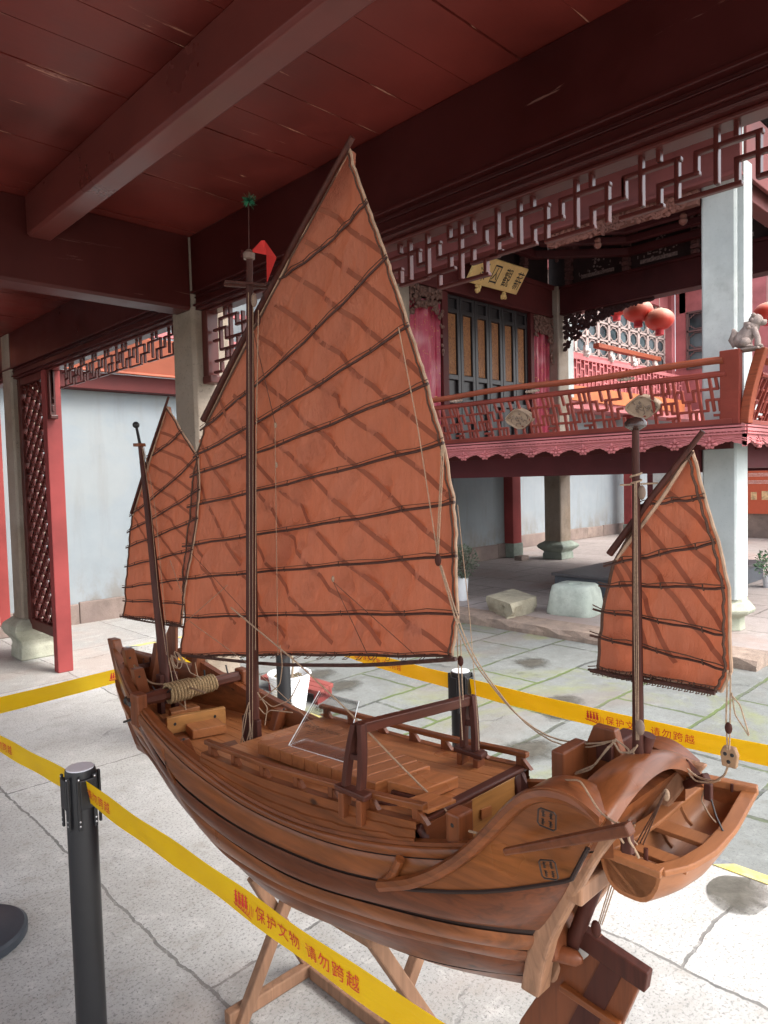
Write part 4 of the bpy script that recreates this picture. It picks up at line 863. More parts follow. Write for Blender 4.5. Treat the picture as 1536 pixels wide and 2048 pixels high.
# bulwark rails on little posts
for f, lab in ((-1, 'port'), (1, 'starboard')):
    b = MB(); ys = [.845+.725*i/30 for i in range(31)]; P = [V((AX+f*(bG(y)-.026), y, zmain(y)+.028)) for y in ys]
    b.loft([[p+V((dx, 0, dz)) for dx, dz in ((-.008, -.006), (.008, -.006), (.008, .006), (-.008, .006))] for p in P], True, True); r_ = b.build('side_rail', W_HULL, junk, bevel=.0025)
    for y in (.865, .98, 1.09, 1.20, 1.32, 1.44, 1.545):
        b = MB(); p = V((AX+f*(bG(y)-.026), y, zmain(y))); b.box(p.x-.006, p.x+.006, y-.007, y+.007, p.z-.004, p.z+.023); b.prism([V((p.x-.005, y-.007, p.z)), V((p.x-.005, y-.03, p.z)), V((p.x-.005, y-.012, p.z+.016)), V((p.x-.005, y-.007, p.z+.02))], (.01, 0, 0)); b.build('rail_post', W_MID, r_)
# hatch platform of cross planks
A_, D_, B_, C_ = PZ(514, 1483, .868), PZ(668, 1449, .868), PZ(752, 1566, .892), PZ(861, 1531, .892)
b = MB()
for k in range(9):
    a, e = k/9+.003, (k+1)/9-.003; q = [A_.lerp(B_, a), D_.lerp(C_, a), D_.lerp(C_, e), A_.lerp(B_, e)]
    b.prism(q, (0, 0, -.030))
b.build('hatch_platform', W_DECKX, junk, bevel=.0018)
def plate(name, px, z, th, mat, bev=.002, par=junk):
    b = MB(); b.prism([PZ(x, y, z) for x, y in px], (0, 0, -th)); return b.build(name, mat, par, bevel=bev)
plate('hatch_cover', [(359, 1437), (420, 1426), (453, 1449), (385, 1461)], .787, .026, W_DECK)
plate('hatch_cover', [(337, 1417), (384, 1405), (400, 1412), (342, 1425)], .79, .026, W_DECK)
plate('hatch_cover', [(774, 1561), (848, 1538), (917, 1552), (848, 1579)], .905, .024, W_DECKX)
plate('hatch_cover', [(792, 1603), (857, 1583), (913, 1598), (857, 1620)], .905, .008, W_DECKX)
plate('hatch_well', [(735, 1600), (790, 1582), (845, 1588), (798, 1612)], .874, .02, W_DARKX)
plate('hatch_edge', [(781, 1581), (787, 1577), (835, 1588), (829, 1592)], .89, .02, W_DARKX)
plate('mast_step', [(426, 1490), (470, 1479), (487, 1499), (452, 1510)], .80, .04, W_MIDX)
b = MB(); P, Q = PZ(332, 1435, .815), PZ(449, 1413, .815); b.bar(P+V((0, 0, -.025)), Q+V((0, 0, -.025)), .018, .05); bm_ = b.build('deck_beam', W_GOLD, junk, bevel=.002)
for t in (.12, .8): b = MB(); p = P.lerp(Q, t)+V((0, -.0095, -.022)); b.lathe(p, [(.005, 0), (.004, .001)], 10, (0, -1, 0)); b.build('bolt_hole', BLACKIRON, bm_)
b = MB(); b.box(AX-.150, AX+.165, .860, .872, .795, zmain(.87)-.012); dh = b.build('cabin_wall', W_GOLD, junk, bevel=.002)
b = MB(); b.box(AX-.152, AX-.02, .850, .8595, .80, .875); b.build('cabin_door', W_MIDX, dh, bevel=.002)
wq = [PY(x, y, .8585) for x, y in ((961, 1619), (981, 1611), (981, 1630), (961, 1638))]; b = MB(); b.prism(wq, (0, -.003, 0)); b.build('shutter', W_DECKX, dh)
b = MB(); b.box(AX-.155, AX+.17, .850, .872, zmain(.865)-.006, zmain(.865)+.004); b.build('deck_edge', W_DARKX, junk, bevel=.003)
# mooring bitts
def bitt(px, z, w_, d_, h, name='bitt', mat=W_MID, lean=0):
    p = PZ(*px, z); b = MB(); b.prism([p+V((i*w_/2, j*d_/2, 0)) for i, j in ((-1, -1), (1, -1), (1, 1), (-1, 1))], (lean*.0, 0, h)); o = b.build(name, mat, junk, bevel=.004)
    b = MB(); b.lathe(p+V((-w_/2, 0, h*.68)), [(.004, 0), (.003, .001)], 8, (-1, 0, 0)); b.build('peg_hole', BLACKIRON, o); return o
bitt((920, 1690), .862, .040, .032, .062); bitt((1132, 1592), .90, .03, .03, .05)
def bow_knee(f, y, z, h, w_=.03):
    g = gz(y); x = AX+f*(AX-g.x-.03); b = MB(); b.prism([V((x-f*.004, y-w_/2, g.z-.05)), V((x+f*.012, y-w_/2, g.z+h)), V((x-f*.022, y-w_/2, g.z+h)), V((x-f*.05, y-w_/2, g.z-.07))], (0, w_, 0)); o = b.build('bow_knee', W_MID, junk, bevel=.003)
    b = MB(); b.lathe(V((x-f*.005, y-w_/2-.0003, g.z+h*.55)), [(.004, 0), (.003, .0008)], 8, (0, -1, 0)); b.build('peg_hole', BLACKIRON, o)
for f in (-1, 1):
    bow_knee(f, 2.30, 0, .065); bow_knee(f, 2.12, 0, .055); bow_knee(f, 1.74, 0, .0)
    g = [gz(y) for y in (2.02, 2.1, 2.16)]
b = MB(); P, Q = PX(292, 1452, .905), PX(470, 1375, 1.205)   # windlass
P = V((.895, 1.965, .872)); Q = V((1.225, 1.965, .872)); oct_ = lambda c, r: [c+V((0, r*math.cos(math.pi/8+k*math.pi/4), r*math.sin(math.pi/8+k*math.pi/4))) for k in range(8)]
b.loft([oct_(P, .016), oct_(P+V((.06, 0, 0)), .022), oct_(P+V((.062, 0, 0)), .018), oct_(Q, .018)], True, True); wl = b.build('windlass', W_DARKX, junk)
b = MB(); pts = [V((.972+.155*i/360, 1.965+(.0245+.002*math.sin(i*.9))*math.cos(i*.29), .872+.0245*math.sin(i*.29))) for i in range(361)]; b.tube(pts, .0042, 6); pts2 = [V((.972+.155*i/300, 1.965+.029*math.cos(i*.31+1), .872+.029*math.sin(i*.31+1))) for i in range(150)]; b.tube(pts2, .004, 6)
b.build('rope_coil', plain('hemp_rope', (.30, .20, .10, 1), .9, var=.6, scale=260), wl, smooth=True)
for x, a in ((.945, .5), (.965, 2.6), (1.185, 1.2), (1.10, 1.5)): b = MB(); b.tube([V((x, 1.965, .872)), V((x, 1.965+.045*math.cos(a), .872+.045*math.sin(a))), ], .0026, 6); b.build('iron_pin', BLACKIRON, wl)
for x in (.882, 1.236):
    b = MB(); b.box(x-.016, x+.016, 1.94, 1.99, .80, .895); b.build('windlass_cheek', W_MID, junk, bevel=.005)
P = PZ(312, 1400, .9); b = MB(); b.bar((.915, 2.11, .842), (.870, 1.98, .862), .022, .012); b.build('cat_bar', BLACKIRON, junk)
b = MB(); p0 = PX(248, 1444, .93); p1 = PX(268, 1437, .93); b.tube([p0, p1], .004, 6); b.build('side_spike', BLACKIRON, junk); b = MB(); b.sph(PX(256, 1401, .905), .014, 6); b.build('side_knob', BLACKIRON, junk)
b = MB(); b.bar((.985, 2.335, .872), (1.135, 2.335, .872), .014, .014)
for k in range(6): b.tube([V((1.0+.024*k, 2.335, .878)), V((1.0+.024*k, 2.335, .898))], .003, 6)
b.build('pin_rail', W_DARKX, junk)
b = MB(); b.prism([V((1.16, 2.28, .80)), V((1.18, 2.30, 1.06)), V((1.19, 2.36, 1.0)), V((1.17, 2.45, .85))], (.012, 0, 0)); b.build('bow_wing_board', W_MID, junk, bevel=.003)
b = MB(); b.bar((1.15, 2.22, .93), (1.235, 1.80, .80), .02, .02); b.build('inner_brace', W_MID, junk)
# trestles with their cross bar
TRS = [((667, 1568), (685, 1561), (746, 1584), (729, 1594), [(692, 1570), (711, 1447)], [(722, 1578), (723, 1447)], .905), ((906, 1492), (922, 1483), (976, 1502), (962, 1511), [(928, 1492), (934, 1394)], [(951, 1500), (944, 1390)], .905)]
tops = []
for a, b_, c, d, l1, l2, z in TRS:
    Q = [PZ(*p, z) for p in (a, b_, c, d)]; cen = sum(Q, V())/4
    tr = MB(); tr.prism(Q, (0, 0, -.012)); bench = tr.build('trestle_bench', W_DARKX, junk, bevel=.003)
    for t in (.12, .70):
        tr = MB(); m0, m1 = Q[0].lerp(Q[3], t), Q[1].lerp(Q[2], t); n0, n1 = Q[0].lerp(Q[3], t+.18), Q[1].lerp(Q[2], t+.18); tr.prism([p+V((0, 0, -.0122)) for p in (m0, m1, n1, n0)], (0, 0, -.05)); tr.build('foot', W_MID, bench, bevel=.002)
    xb = cen.x
    F = [PX(*l1[0], xb-.006), PX(*l2[0], xb-.006)]; T = [PX(*l1[1], xb-.004), PX(*l2[1], xb-.004)]
    for f0, t0 in zip(F, T):
        tr = MB(); mid = f0.lerp(t0, .5)+(f0-(F[0]+F[1])/2)*.25; P = [f0, f0.lerp(mid, .6)+V((0, 0, 0)), mid.lerp(t0, .4), t0]; tr.loft([[p+V((dx*.008, dy*.0065, 0)) for dx, dy in ((-1, -1), (1, -1), (1, 1), (-1, 1))] for p in curve(P, 9, 1)], True, True); tr.build('trestle_leg', W_DARK, bench, bevel=.0015)
    tr = MB(); tr.bar(F[0].lerp(T[0], .48), F[1].lerp(T[1], .48), .010, .010); tr.bar(F[0].lerp(T[0], .5)+V((.012, 0, 0)), (T[0]+T[1])/2+V((.010, 0, -.01)), .008, .008); tr.build('trestle_brace', W_DARK, bench)
    tops.append((T[0]+T[1])/2)
b = MB(); b.bar(tops[0]+V((0, 0, -.008)), tops[1]+V((0, 0, -.008)), .020, .020); b.build('trestle_bar', W_DARKX, junk, bevel=.002)
# ------------------------------------------------------------------ rudder
rb = MB(); RX = 1.075; ru = V((0, -.42, -.9)).normalized()
P = [PX(x, y, RX) for x, y in ((1130, 1905), (1190, 1870), (1285, 1960), (1240, 2060), (1150, 2210), (960, 2230), (1040, 2040), (1095, 1960))]
rb.prism(P, (.016, 0, 0)); rud = rb.build('rudder_blade', W_MID, junk, bevel=.003)
b = MB(); b.bar(PX(1166, 1872, RX+.004), PX(1298, 1962, RX+.004), .036, .022, (1, 0, 0)); b.build('rudder_head_bar', W_DARK, rud, bevel=.003)
b = MB(); b.prism([PX(x, y, RX-.0035) for x, y in ((1200, 1925), (1245, 1948), (1155, 2130), (1110, 2100))], (.003, 0, 0)); b.build('dark_panel', W_DARK, rud)
b = MB(); b.bar(PX(1122, 1972, RX-.006), PX(1240, 2052, RX-.006), .012, .014, (1, 0, 0)); b.build('rudder_batten', W_HULL, rud, bevel=.002)
b = MB(); pp = [PX(x, y, RX-.005) for x, y in ((1150, 1895), (1152, 1912), (1163, 1922), (1176, 1912), (1181, 1895))]; b.prism(pp, (.0015, 0, 0)); b.build('grip_hole', plain('hole_light', (.6, .58, .54, 1), .8), rud)
b = MB(); b.tube([PX(1145, 1888, RX-.004), PX(1200, 1745, RX-.004), PX(1248, 1620, RX-.004), PX(1298, 1470, RX-.004)], [.014, .0135, .012, .011], 10); b.build('rudder_post', W_DARK, junk, smooth=True)
b = MB(); b.lathe(PX(1125, 1908, 1.045), [(.006, -.03), (.013, -.02), (.015, .0), (.013, .025), (.005, .035)], 12, (.25, -1, 0)); b.build('rudder_bracket', W_MID, junk, smooth=True)
b = MB(); b.box(1.125, 1.155, .55, .575, .955, 1.0); b.bar((AX+.03, .60, 1.02), (AX+.13, .60, 1.02), .03, .03); b.build('tiller_block', W_DARK, junk, bevel=.003)
b = MB(); b.prism([V((1.10, .66, .80)), V((1.10, .66, .975)), V((1.10, .625, 1.06)), V((1.10, .585, 1.06)), V((1.10, .56, .98)), V((1.10, .55, .80))], (.02, 0, 0)); b.box(1.02, 1.10, .635, .66, .80, 1.03); b.build('stern_post_board', W_MID, junk, bevel=.003)
b = MB(); pr_ = PX(1010, 1703, .850); pe_ = PX(1262, 1657, .835); b.tube([pr_, pe_], [.0075, .0115], 4); dv = b.build('stern_pole', W_MIDX, junk, bevel=.003)
b = MB(); b.bar(PY(1372, 1570, .50), PY(1414, 1554, .455), .014, .014); b.build('stern_pole', W_DARK, junk, bevel=.003)
# ------------------------------------------------------------------ masts
def mast(px, r, x=AX, name='mast', extra=None):
    P = [PX(*p, x) for p in px]; b = MB(); n = len(P); b.tube(resample(P, 12), [lerp(r[0], r[1], i/11) for i in range(12)], 12); return b.build(name, W_DARK, junk, smooth=50)
m1 = mast([(499, 505), (502, 1000), (506, 1500)], (.0085, .0195)); t = PX(498, 512, AX); b = MB(); b.lathe(t, [(.004, -.012), (.015, -.008), (.016, .006), (.006, .016)], 14); b.build('truck', plain('brown_ball', (.16, .10, .075, 1), .5), m1, smooth=True)
b = MB(); c = PX(497, 572, AX); b.bar(c+V((-.045, .045, .006)), c+V((.04, -.04, -.005)), .012, .009); b.bar(c+V((-.035, .035, .008))+V((-.02, -.01, 0)), c+V((.04, -.04, -.004))+V((-.02, -.01, 0)), .008, .005); b.build('crosstree', W_DARK, m1)
b = MB(); b.tube([t+V((0, 0, .01)), PX(497, 405, AX)], .0012, 5); b.build('vane_rod', W_DARK, m1)
b = MB(); c = PX(498, 402, AX); random.seed(4)
for k in range(90):
    d = V((random.gauss(0, 1), random.gauss(0, 1), random.gauss(0, 1))).normalized(); s = d.orthogonal().normalized()*.0016; e = c+d*random.uniform(.014, .024); b.add([c+s, c-s, e-s, e+s], [(0, 1, 2, 3)])
b.build('green_tuft', plain('green_feather', (.02, .15, .07, 1), .7, var=.6, scale=100), m1)
b = MB(); c = PX(492, 506, AX)
for k in range(40):
    d = V((random.gauss(-.5, .6), random.gauss(.5, .6), random.gauss(0, .6))).normalized(); s = d.orthogonal().normalized()*.0012; e = c+d*random.uniform(.008, .02); b.add([c+s, c-s, e-s, e+s], [(0, 1, 2, 3)])
b.build('red_tuft', plain('dark_red_tassel', (.12, .015, .015, 1), .8), m1)
FLAG = plain('red_flag', (.62, .025, .018, 1), .7, var=.1); b = MB(); fz = lambda x, y, d: PX(460+x/8.53, 460+y/8.53, AX+d)
b.add([fz(380, 340, 0), fz(530, 180, -.01), fz(590, 175, -.004), fz(620, 425, .008), fz(390, 380, 0), fz(795, 465, -.02), fz(690, 740, -.012), fz(630, 905, .0)], [(0, 1, 2, 3, 4), (2, 5, 6, 7, 3)]); b.build('pennant', FLAG, m1)
m2 = mast([(281, 890), (300, 1060), (336, 1405)], (.0085, .0185)); b = MB(); t = PX(272, 850, AX); b.tube([t, PX(281, 893, AX)], [.0045, .0055], 8); b.sph(t, .0115, 8); b.build('truck', BLACKIRON, m2, smooth=50)
b = MB(); c = PX(279, 890, AX); b.lathe(c, [(.0225, -.005), (.0225, .005)], 6); b.build('mast_cap', W_MID, m2, bevel=.001)
m3 = mast([(1271, 850), (1274, 1200), (1277, 1545)], (.0055, .0098)); b = MB(); b.lathe(PX(1271, 848, AX), [(.006, -.010), (.0168, -.004), (.0172, .002), (.012, .0085), (.002, .011)], 16); b.build('truck', plain('dark_knob', (.05, .025, .02, 1), .25), m3, smooth=50)
for s_ in (-1, 1):
    b = MB(); c = PX(505, 1490, AX); b.box(c.x-.008, c.x+.008, c.y+s_*.028-.009, c.y+s_*.028+.009, .75, .85); b.build('mast_cheek', W_DARK, junk, bevel=.002)
    b = MB(); c = PX(336, 1402, AX); b.box(c.x+s_*.024-.008, c.x+s_*.024+.008, c.y-.014, c.y+.014, .75, .885); b.build('mast_cheek', W_DARK, junk, bevel=.002)
# ------------------------------------------------------------------ sails
CLOTH = M('brown_sailcloth', .85, .2); v = CLOTH.coord((1, 1, 1)); g1 = CLOTH.noise(v, 6, 5, .6); g2 = CLOTH.noise(CLOTH.coord((300, 300, 40)), 1, 3, .6); g3 = CLOTH.noise(CLOTH.coord((60, 60, 4)), 1, 5, .65)
kc = CLOTH.mix(CLOTH.ramp(g1, [(.35, G(0)), (.75, G(.6))]), (.66, .30, .20, 1), (.54, .225, .142, 1)); kc = CLOTH.mix(CLOTH.ramp(g3, [(.42, G(0)), (.66, G(.3))]), kc, (.34, .13, .075, 1)); CLOTH.col(kc); CLOTH.bump(CLOTH.math('ADD', g2, CLOTH.math('MULTIPLY', g3, 2.2)), .8, .012)  # streak noise also darkens the colour, painting shade into the cloth folds
def translucent(m, c, f):
    t_ = m.n('ShaderNodeBsdfTranslucent'); t_.inputs[0].default_value = c; x_ = m.n('ShaderNodeMixShader'); x_.inputs[0].default_value = f; m.l(m.b.outputs[0], x_.inputs[1]); m.l(t_.outputs[0], x_.inputs[2]); m.l(x_.outputs[0], m.t.nodes['Material Output'].inputs[0]); return m.m
CLOTH = translucent(CLOTH, (.92, .46, .29, 1), .48)
SEAM = M('doubled_sailcloth', .9, .15); SEAM.col(SEAM.ramp(SEAM.noise(SEAM.coord(), 40, 4), [(.3, (.33, .13, .08)), (.7, (.39, .16, .10))])); SEAM = translucent(SEAM, (.6, .28, .17, 1), .42)
HEM = plain('pale_bolt_rope', (.46, .30, .20, 1), .85, var=.25, scale=40)
BAT = plain('dark_bamboo_batten', (.065, .026, .018, 1), .55, var=.4, scale=90)
def make_sail(rows, xs, bel, yard, boom, seams, ncol=44, nsub=9, wr=.004, hem=.0045, bat=.0042, seamw=.010, seed=1):
    # rows: (left photo point, right photo point) at each batten from the foot up
    def off(y, z, u, v, f):
        o = bel*math.sin(math.pi*min(1, max(0, u)))**.8
        w1 = mnoise.noise(V((y*9+z*5, z*2.6-y*4, seed)))*2.0+mnoise.noise(V((y*26+z*13, z*5-y*8, seed+5)))*.9
        w3 = mnoise.noise(V(((y*.75+z*.55)*34, (z*.8-y*.6)*3.2, seed+9))); k_ = (.12+.88*math.sin(math.pi*f)**.8)*min(1, .15+7*min(u, 1-u)); return o+k_*(wr*w1*(1.0-.55*v)+wr*.75*w3*(1.0-.5*v))+wr*.25*mnoise.noise(V((y*40, z*40, seed)))
    L = [PX(*a, xs) for a, c in rows]; R = [PX(*c, xs) for a, c in rows]; grid = []; nb = len(rows)-1
    for k in range(nb):
        for j in range(nsub+(k == nb-1)):
            f = j/nsub; a, c = L[k].lerp(L[k+1], f), R[k].lerp(R[k+1], f); line = []
            for i in range(ncol+1):
                u = i/ncol; p = a.lerp(c, u); pan = .010*math.sin(math.pi*f)*bel/.02*math.sin(math.pi*u); p = V((p.x+off(p.y, p.z, u, k/nb, f)+pan, p.y, p.z)); line.append(p)
            grid.append(line)
    b = MB(); b.loft(grid); b.loft([[p+V((.0007, 0, 0)) for p in r] for r in grid]); sail = b.build('sail', CLOTH, junk, smooth=True)
    flat = [p for r in grid for p in r]
    def surf(p):        # depth of the cloth nearest to a point given in the sail plane
        q = sorted(flat, key=lambda s: (s.y-p.y)**2+(s.z-p.z)**2)[:4]; w_ = [1/(1e-6+(s.y-p.y)**2+(s.z-p.z)**2) for s in q]; return sum(a*s.x for a, s in zip(w_, q))/sum(w_)
    for px in seams:
        P = resample(smooth(resample([PX(*p, xs) for p in px], 14), 2), 18); P = [V((surf(p)-.0022, p.y, p.z)) for p in P]; b = MB(); l, r = [], []
        for i, p in enumerate(P):
            d = (P[min(i+1, 17)]-P[max(i-1, 0)]); n_ = V((0, -d.z, d.y)).normalized()*seamw/2; l.append(p+n_); r.append(p-n_)
        b.loft([l, r]); b.build('seam', SEAM, sail)
    for k in range(nb):
        b = MB(); P = [grid[k*nsub][i] for i in range(0, ncol+1, 4)]; d = (P[-1]-P[0]).normalized(); P = [P[0]-d*.012]+P+[P[-1]+d*.006]; P = smooth(P, 3); P = [p+V((-.0065-.001*math.sin(i*2.3), 0, .0015*math.sin(i*1.7+k))) for i, p in enumerate(P)]
        b.tube(P, bat, 6); bt = b.build('batten', BAT, sail, smooth=True)
        b = MB(); b.tube([p+V((-.001, 0, bat*2.6+.002*math.sin(i*2.1+k))) for i, p in enumerate(P)], .0011, 4)
        for i in range(2, len(P)-1, 3): b.tube([P[i]+V((-.0008, 0, -bat*1.3)), P[i]+V((-bat-.001, .001, 0)), P[i]+V((-.0008, .002, bat*2.8))], .0012, 4)
        b.build('batten_lashing', ROPE_D, sail)
    ed = [r[-1] for r in grid]; le = [r[0] for r in grid]
    b = MB(); b.tube([p+V((-.001, 0, 0)) for p in ed], hem, 6); b.tube([p+V((-.001, 0, 0)) for p in grid[0]], hem*.8, 6); b.build('bolt_rope', HEM, sail, smooth=True)
    b = MB(); b.tube([p+V((-.003, .008+.0012*math.sin(i*1.9), 0)) for i, p in enumerate(ed)], .0022, 5); b.tube([p+V((-.003, -.004, 0)) for p in le], .0028, 5); b.build('edge_lacing', ROPE_D, sail)
    # yard along the head and boom along the foot
    Y = [PX(*p, xs-.010) for p in yard]; b = MB(); b.tube(resample(Y, 9), [(.0105 if hem > .003 else .0062)*(1-.35*i/8) for i in range(9)], 9); b.build('yard', W_DARK, sail, smooth=50)
    b = MB(); hd = curve([PX(*p, xs-.004)+(V((0, -.012, -.008))) for p in yard[:-1]]+[ed[-1]], 20, 1); b.tube(hd, hem*1.2, 6); b.build('head_rope', HEM, sail, smooth=True)
    Bm = [PX(*p, xs-.006) for p in boom]; b = MB(); b.tube(curve(Bm, 18, 1), .0048 if hem > .003 else .0032, 7); bo = b.build('boom', BAT, sail, smooth=True)
    b = MB(); lp_ = []
    for i in range(1, 24):
        p = Bm[0].lerp(Bm[-1], i/24); q = min(grid[0], key=lambda s: abs(s.y-p.y)); lp_ += [q+V((-.004, 0, .004)), p+V((-.008, 0, -.004)), p+V((.004, 0, -.006)), q+V((.003, 0, .003))]
    b.tube(lp_, .0009, 4); b.build('boom_lacing', ROPE_D, sail)
    return sail, grid
MS = [((360, 1312), (905, 1312)), ((371, 1235), (916, 1227)), ((366, 1158), (913, 1111)), ((373, 1092), (909, 1005)), ((382, 1013), (888, 888)), ((386, 952), (856, 770)), ((395, 912), (818, 654)), ((409, 858), (775, 518)), ((560, 560), (735, 408)), ((694, 306), (698, 298))]
MSE = [[(636, 417), (700, 462), (771, 509)], [(606, 481), (723, 565), (812, 640)], [(569, 541), (668, 617), (765, 687), (850, 757)], [(535, 601), (622, 673), (684, 729), (765, 793), (880, 880)], [(512, 673), (565, 722), (622, 767), (690, 831), (796, 911), (907, 1000)], [(512, 763), (569, 812), (622, 861), (697, 929), (803, 1024), (911, 1107)], [(465, 790), (543, 895), (614, 960), (701, 1039), (799, 1126), (914, 1216)], [(440, 800), (512, 950), (592, 1039), (690, 1137), (788, 1228), (895, 1303)], [(413, 845), (463, 911), (512, 997), (543, 1065), (611, 1141), (682, 1209), (760, 1290)], [(400, 880), (440, 985), (500, 1100), (570, 1200), (650, 1290)], [(388, 935), (420, 1040), (470, 1150), (530, 1250), (560, 1300)], [(378, 1060), (420, 1160), (460, 1250)]]
sailM, gridM = make_sail(MS, AX+.034, .022, [(407, 840), (480, 692), (590, 482), (705, 274)], [(352, 1309), (470, 1322), (560, 1330), (740, 1331), (912, 1318)], MSE, 60, 10, .021, .0032, .0032, .0125, 1)
FS = [((246, 1232), (364, 1250)), ((252, 1202), (368, 1208)), ((251, 1175), (375, 1158)), ((255, 1133), (386, 1100)), ((258, 1094), (396, 1038)), ((260, 1063), (400, 980)), ((266, 1030), (398, 915)), ((300, 915), (366, 864)), ((333, 816), (335, 813))]
FSE = [[(320, 865), (355, 880), (388, 896)], [(309, 897), (350, 915), (392, 941)], [(300, 929), (345, 958), (396, 992)], [(290, 960), (340, 1000), (395, 1045)], [(281, 990), (330, 1040), (385, 1095)], [(272, 1015), (310, 1070), (370, 1140)], [(268, 1035), (300, 1110), (340, 1180)]]
make_sail(FS, AX+.030, .012, [(263, 1026), (300, 905), (337, 794)], [(240, 1232), (290, 1243), (368, 1254)], FSE, 32, 8, .012, .0024, .0026, .010, 2)
ZS = [((1192, 1340), (1443, 1383)), ((1197, 1274), (1463, 1342)), ((1203, 1221), (1460, 1272)), ((1214, 1171), (1459, 1177)), ((1224, 1128), (1438, 1085)), ((1290, 1010), (1410, 996)), ((1383, 903), (1385, 901))]
ZSE = [[(1332, 984), (1375, 1020), (1420, 1064)], [(1305, 1019), (1370, 1085), (1445, 1162)], [(1285, 1051), (1360, 1150), (1447, 1262)], [(1256, 1083), (1330, 1180), (1384, 1255), (1450, 1330)], [(1238, 1115), (1290, 1220), (1342, 1330)], [(1228, 1128), (1255, 1200), (1290, 1300)]]
sailZ, gridZ = make_sail(ZS, AX+.020, .010, [(1219, 1108), (1310, 985), (1406, 862)], [(1181, 1341), (1240, 1355), (1335, 1368), (1430, 1387)], ZSE, 34, 8, .013, .0026, .0022, .0085, 3)
# ------------------------------------------------------------------ rigging
def rope(pts, x, r=.0016, sag=0, mat=ROPE, name='rope', par=junk, n=20):
    P = [PX(*p, x if not isinstance(x, (list, tuple)) else x[i]) for i, p in enumerate(pts)]
    P = curve(P, n, 1) if len(pts) > 2 else [P[0].lerp(P[1], i/12)+V((0, 0, -sag*4*(i/12)*(1-i/12))) for i in range(13)]
    b = MB(); b.tube(P, r, 5); return b.build(name, mat, par, smooth=True)
def block(px, x, mat=W_MID, s=.012):
    c = PX(*px, x); b = MB(); b.sph(c, s, 6, (.5, .8, 1.3)); return b.build('pulley_block', mat, junk, smooth=True)
XN = AX-.03
rope([(497, 585), (499, 1000), (499, 1490)], AX-.024, .0009); rope([(506, 590), (506, 1000), (505, 1480)], AX-.026, .0008)
rope([(517, 620), (512, 900), (511, 1300)], AX-.018, .0012); rope([(505, 655), (550, 845)], AX-.004, .0010, 0, ROPE_D); rope([(550, 855), (556, 1310)], AX+.01, .0008)
rope([(462, 1215), (600, 1330), (700, 1425), (800, 1530), (940, 1668)], AX-.10, .0020); rope([(380, 1243), (500, 1330), (640, 1460)], AX+.02, .0010); rope([(370, 1245), (455, 1170)], AX+.018, .0010); rope([(375, 1098), (520, 1256)], AX+.012, .0008, 0, ROPE_D)
rope([(797, 655), (835, 850), (876, 1115)], AX+.010, .0012); rope([(888, 893), (876, 1115)], AX+.010, .0013); rope([(884, 895), (873, 1112)], AX+.010, .0013); rope([(886, 890), (884, 912)], AX+.01, .004)
rope([(878, 1125), (920, 1270), (950, 1330), (1030, 1430), (1100, 1478), (1180, 1490), (1225, 1482)], [AX+.01, AX+.02, AX+.03, AX+.03, AX+.04, AX+.03, AX+.02], .0017); rope([(882, 1130), (925, 1265), (960, 1335), (1040, 1440), (1110, 1490), (1180, 1497), (1230, 1480)], [AX+.01, AX+.02, AX+.03, AX+.03, AX+.04, AX+.03, AX+.02], .0015)
rope([(921, 1280), (923, 1330), (926, 1400)], AX+.05, .0013); rope([(908, 1010), (916, 1330), (925, 1480)], AX+.05, .0012); rope([(915, 1010), (940, 1240), (955, 1440), (958, 1500)], AX+.055, .0009)
rope([(665, 1160), (740, 1320)], AX+.012, .0008, 0, ROPE_D); rope([(668, 1165), (830, 1310)], AX+.012, .0008, 0, ROPE_D)
block((876, 1120), AX, W_DARK, .010); block((921, 1322), AX+.05, W_DARK, .009); block((666, 1158), AX+.006, ROPE, .006); block((551, 850), AX, ROPE, .006); block((553, 930), AX+.01, ROPE, .006); block((508, 600), AX-.012, plain('pale_block_wood', (.22, .15, .11, 1), .6), .014); block((516, 640), AX-.004, W_DARK, .012); block((281, 925), AX-.02, W_DARK, .006)
rope([(284, 893), (300, 1000), (318, 1200), (333, 1310)], AX-.020, .0009); rope([(288, 893), (310, 1010), (327, 1200), (338, 1330)], AX-.018, .0008); rope([(286, 895), (292, 920)], AX-.015, .0011)
rope([(338, 1320), (345, 1360), (352, 1400), (370, 1415)], AX-.02, .0016); rope([(340, 1315), (352, 1350), (368, 1390), (372, 1420)], AX-.02, .0014)
for k in range(5):
    c = PX(345+5*k, 1322+4*(k % 3), AX-.02); b = MB(); b.tube([c+V((.016*math.cos(t)*.4, .022*math.cos(t+k), .016*math.sin(t*1.3+k)+.004*k)) for t in [i*.45 for i in range(14)]], .0015, 5); b.build('rope_knot', ROPE, junk, smooth=True)
rope([(268, 1330), (300, 1368), (325, 1368), (380, 1375), (410, 1385)], [AX-.10, AX-.08, AX-.04, AX-.03, AX-.02], .0032, 0, plain('brown_hawser', (.20, .12, .07, 1), .9)); rope([(372, 1325), (380, 1345), (400, 1355)], AX, .0015); rope([(390, 1325), (395, 1350), (402, 1360)], AX, .0014)
for q in ([(498, 1405), (486, 1440), (484, 1475), (497, 1500), (503, 1470), (498, 1425)], [(496, 1410), (490, 1450), (478, 1500), (455, 1505)], [(500, 1420), (500, 1460), (490, 1495), (470, 1503)], [(518, 1415), (530, 1430), (540, 1420), (585, 1425)], [(515, 1385), (535, 1415), (530, 1450)], [(520, 1400), (560, 1370), (565, 1330), (560, 1290)], [(518, 1392), (545, 1415), (580, 1400), (600, 1360)]): rope(q, AX-.03, .0014)
rope([(340, 1120), (365, 1190)], AX+.01, .001)
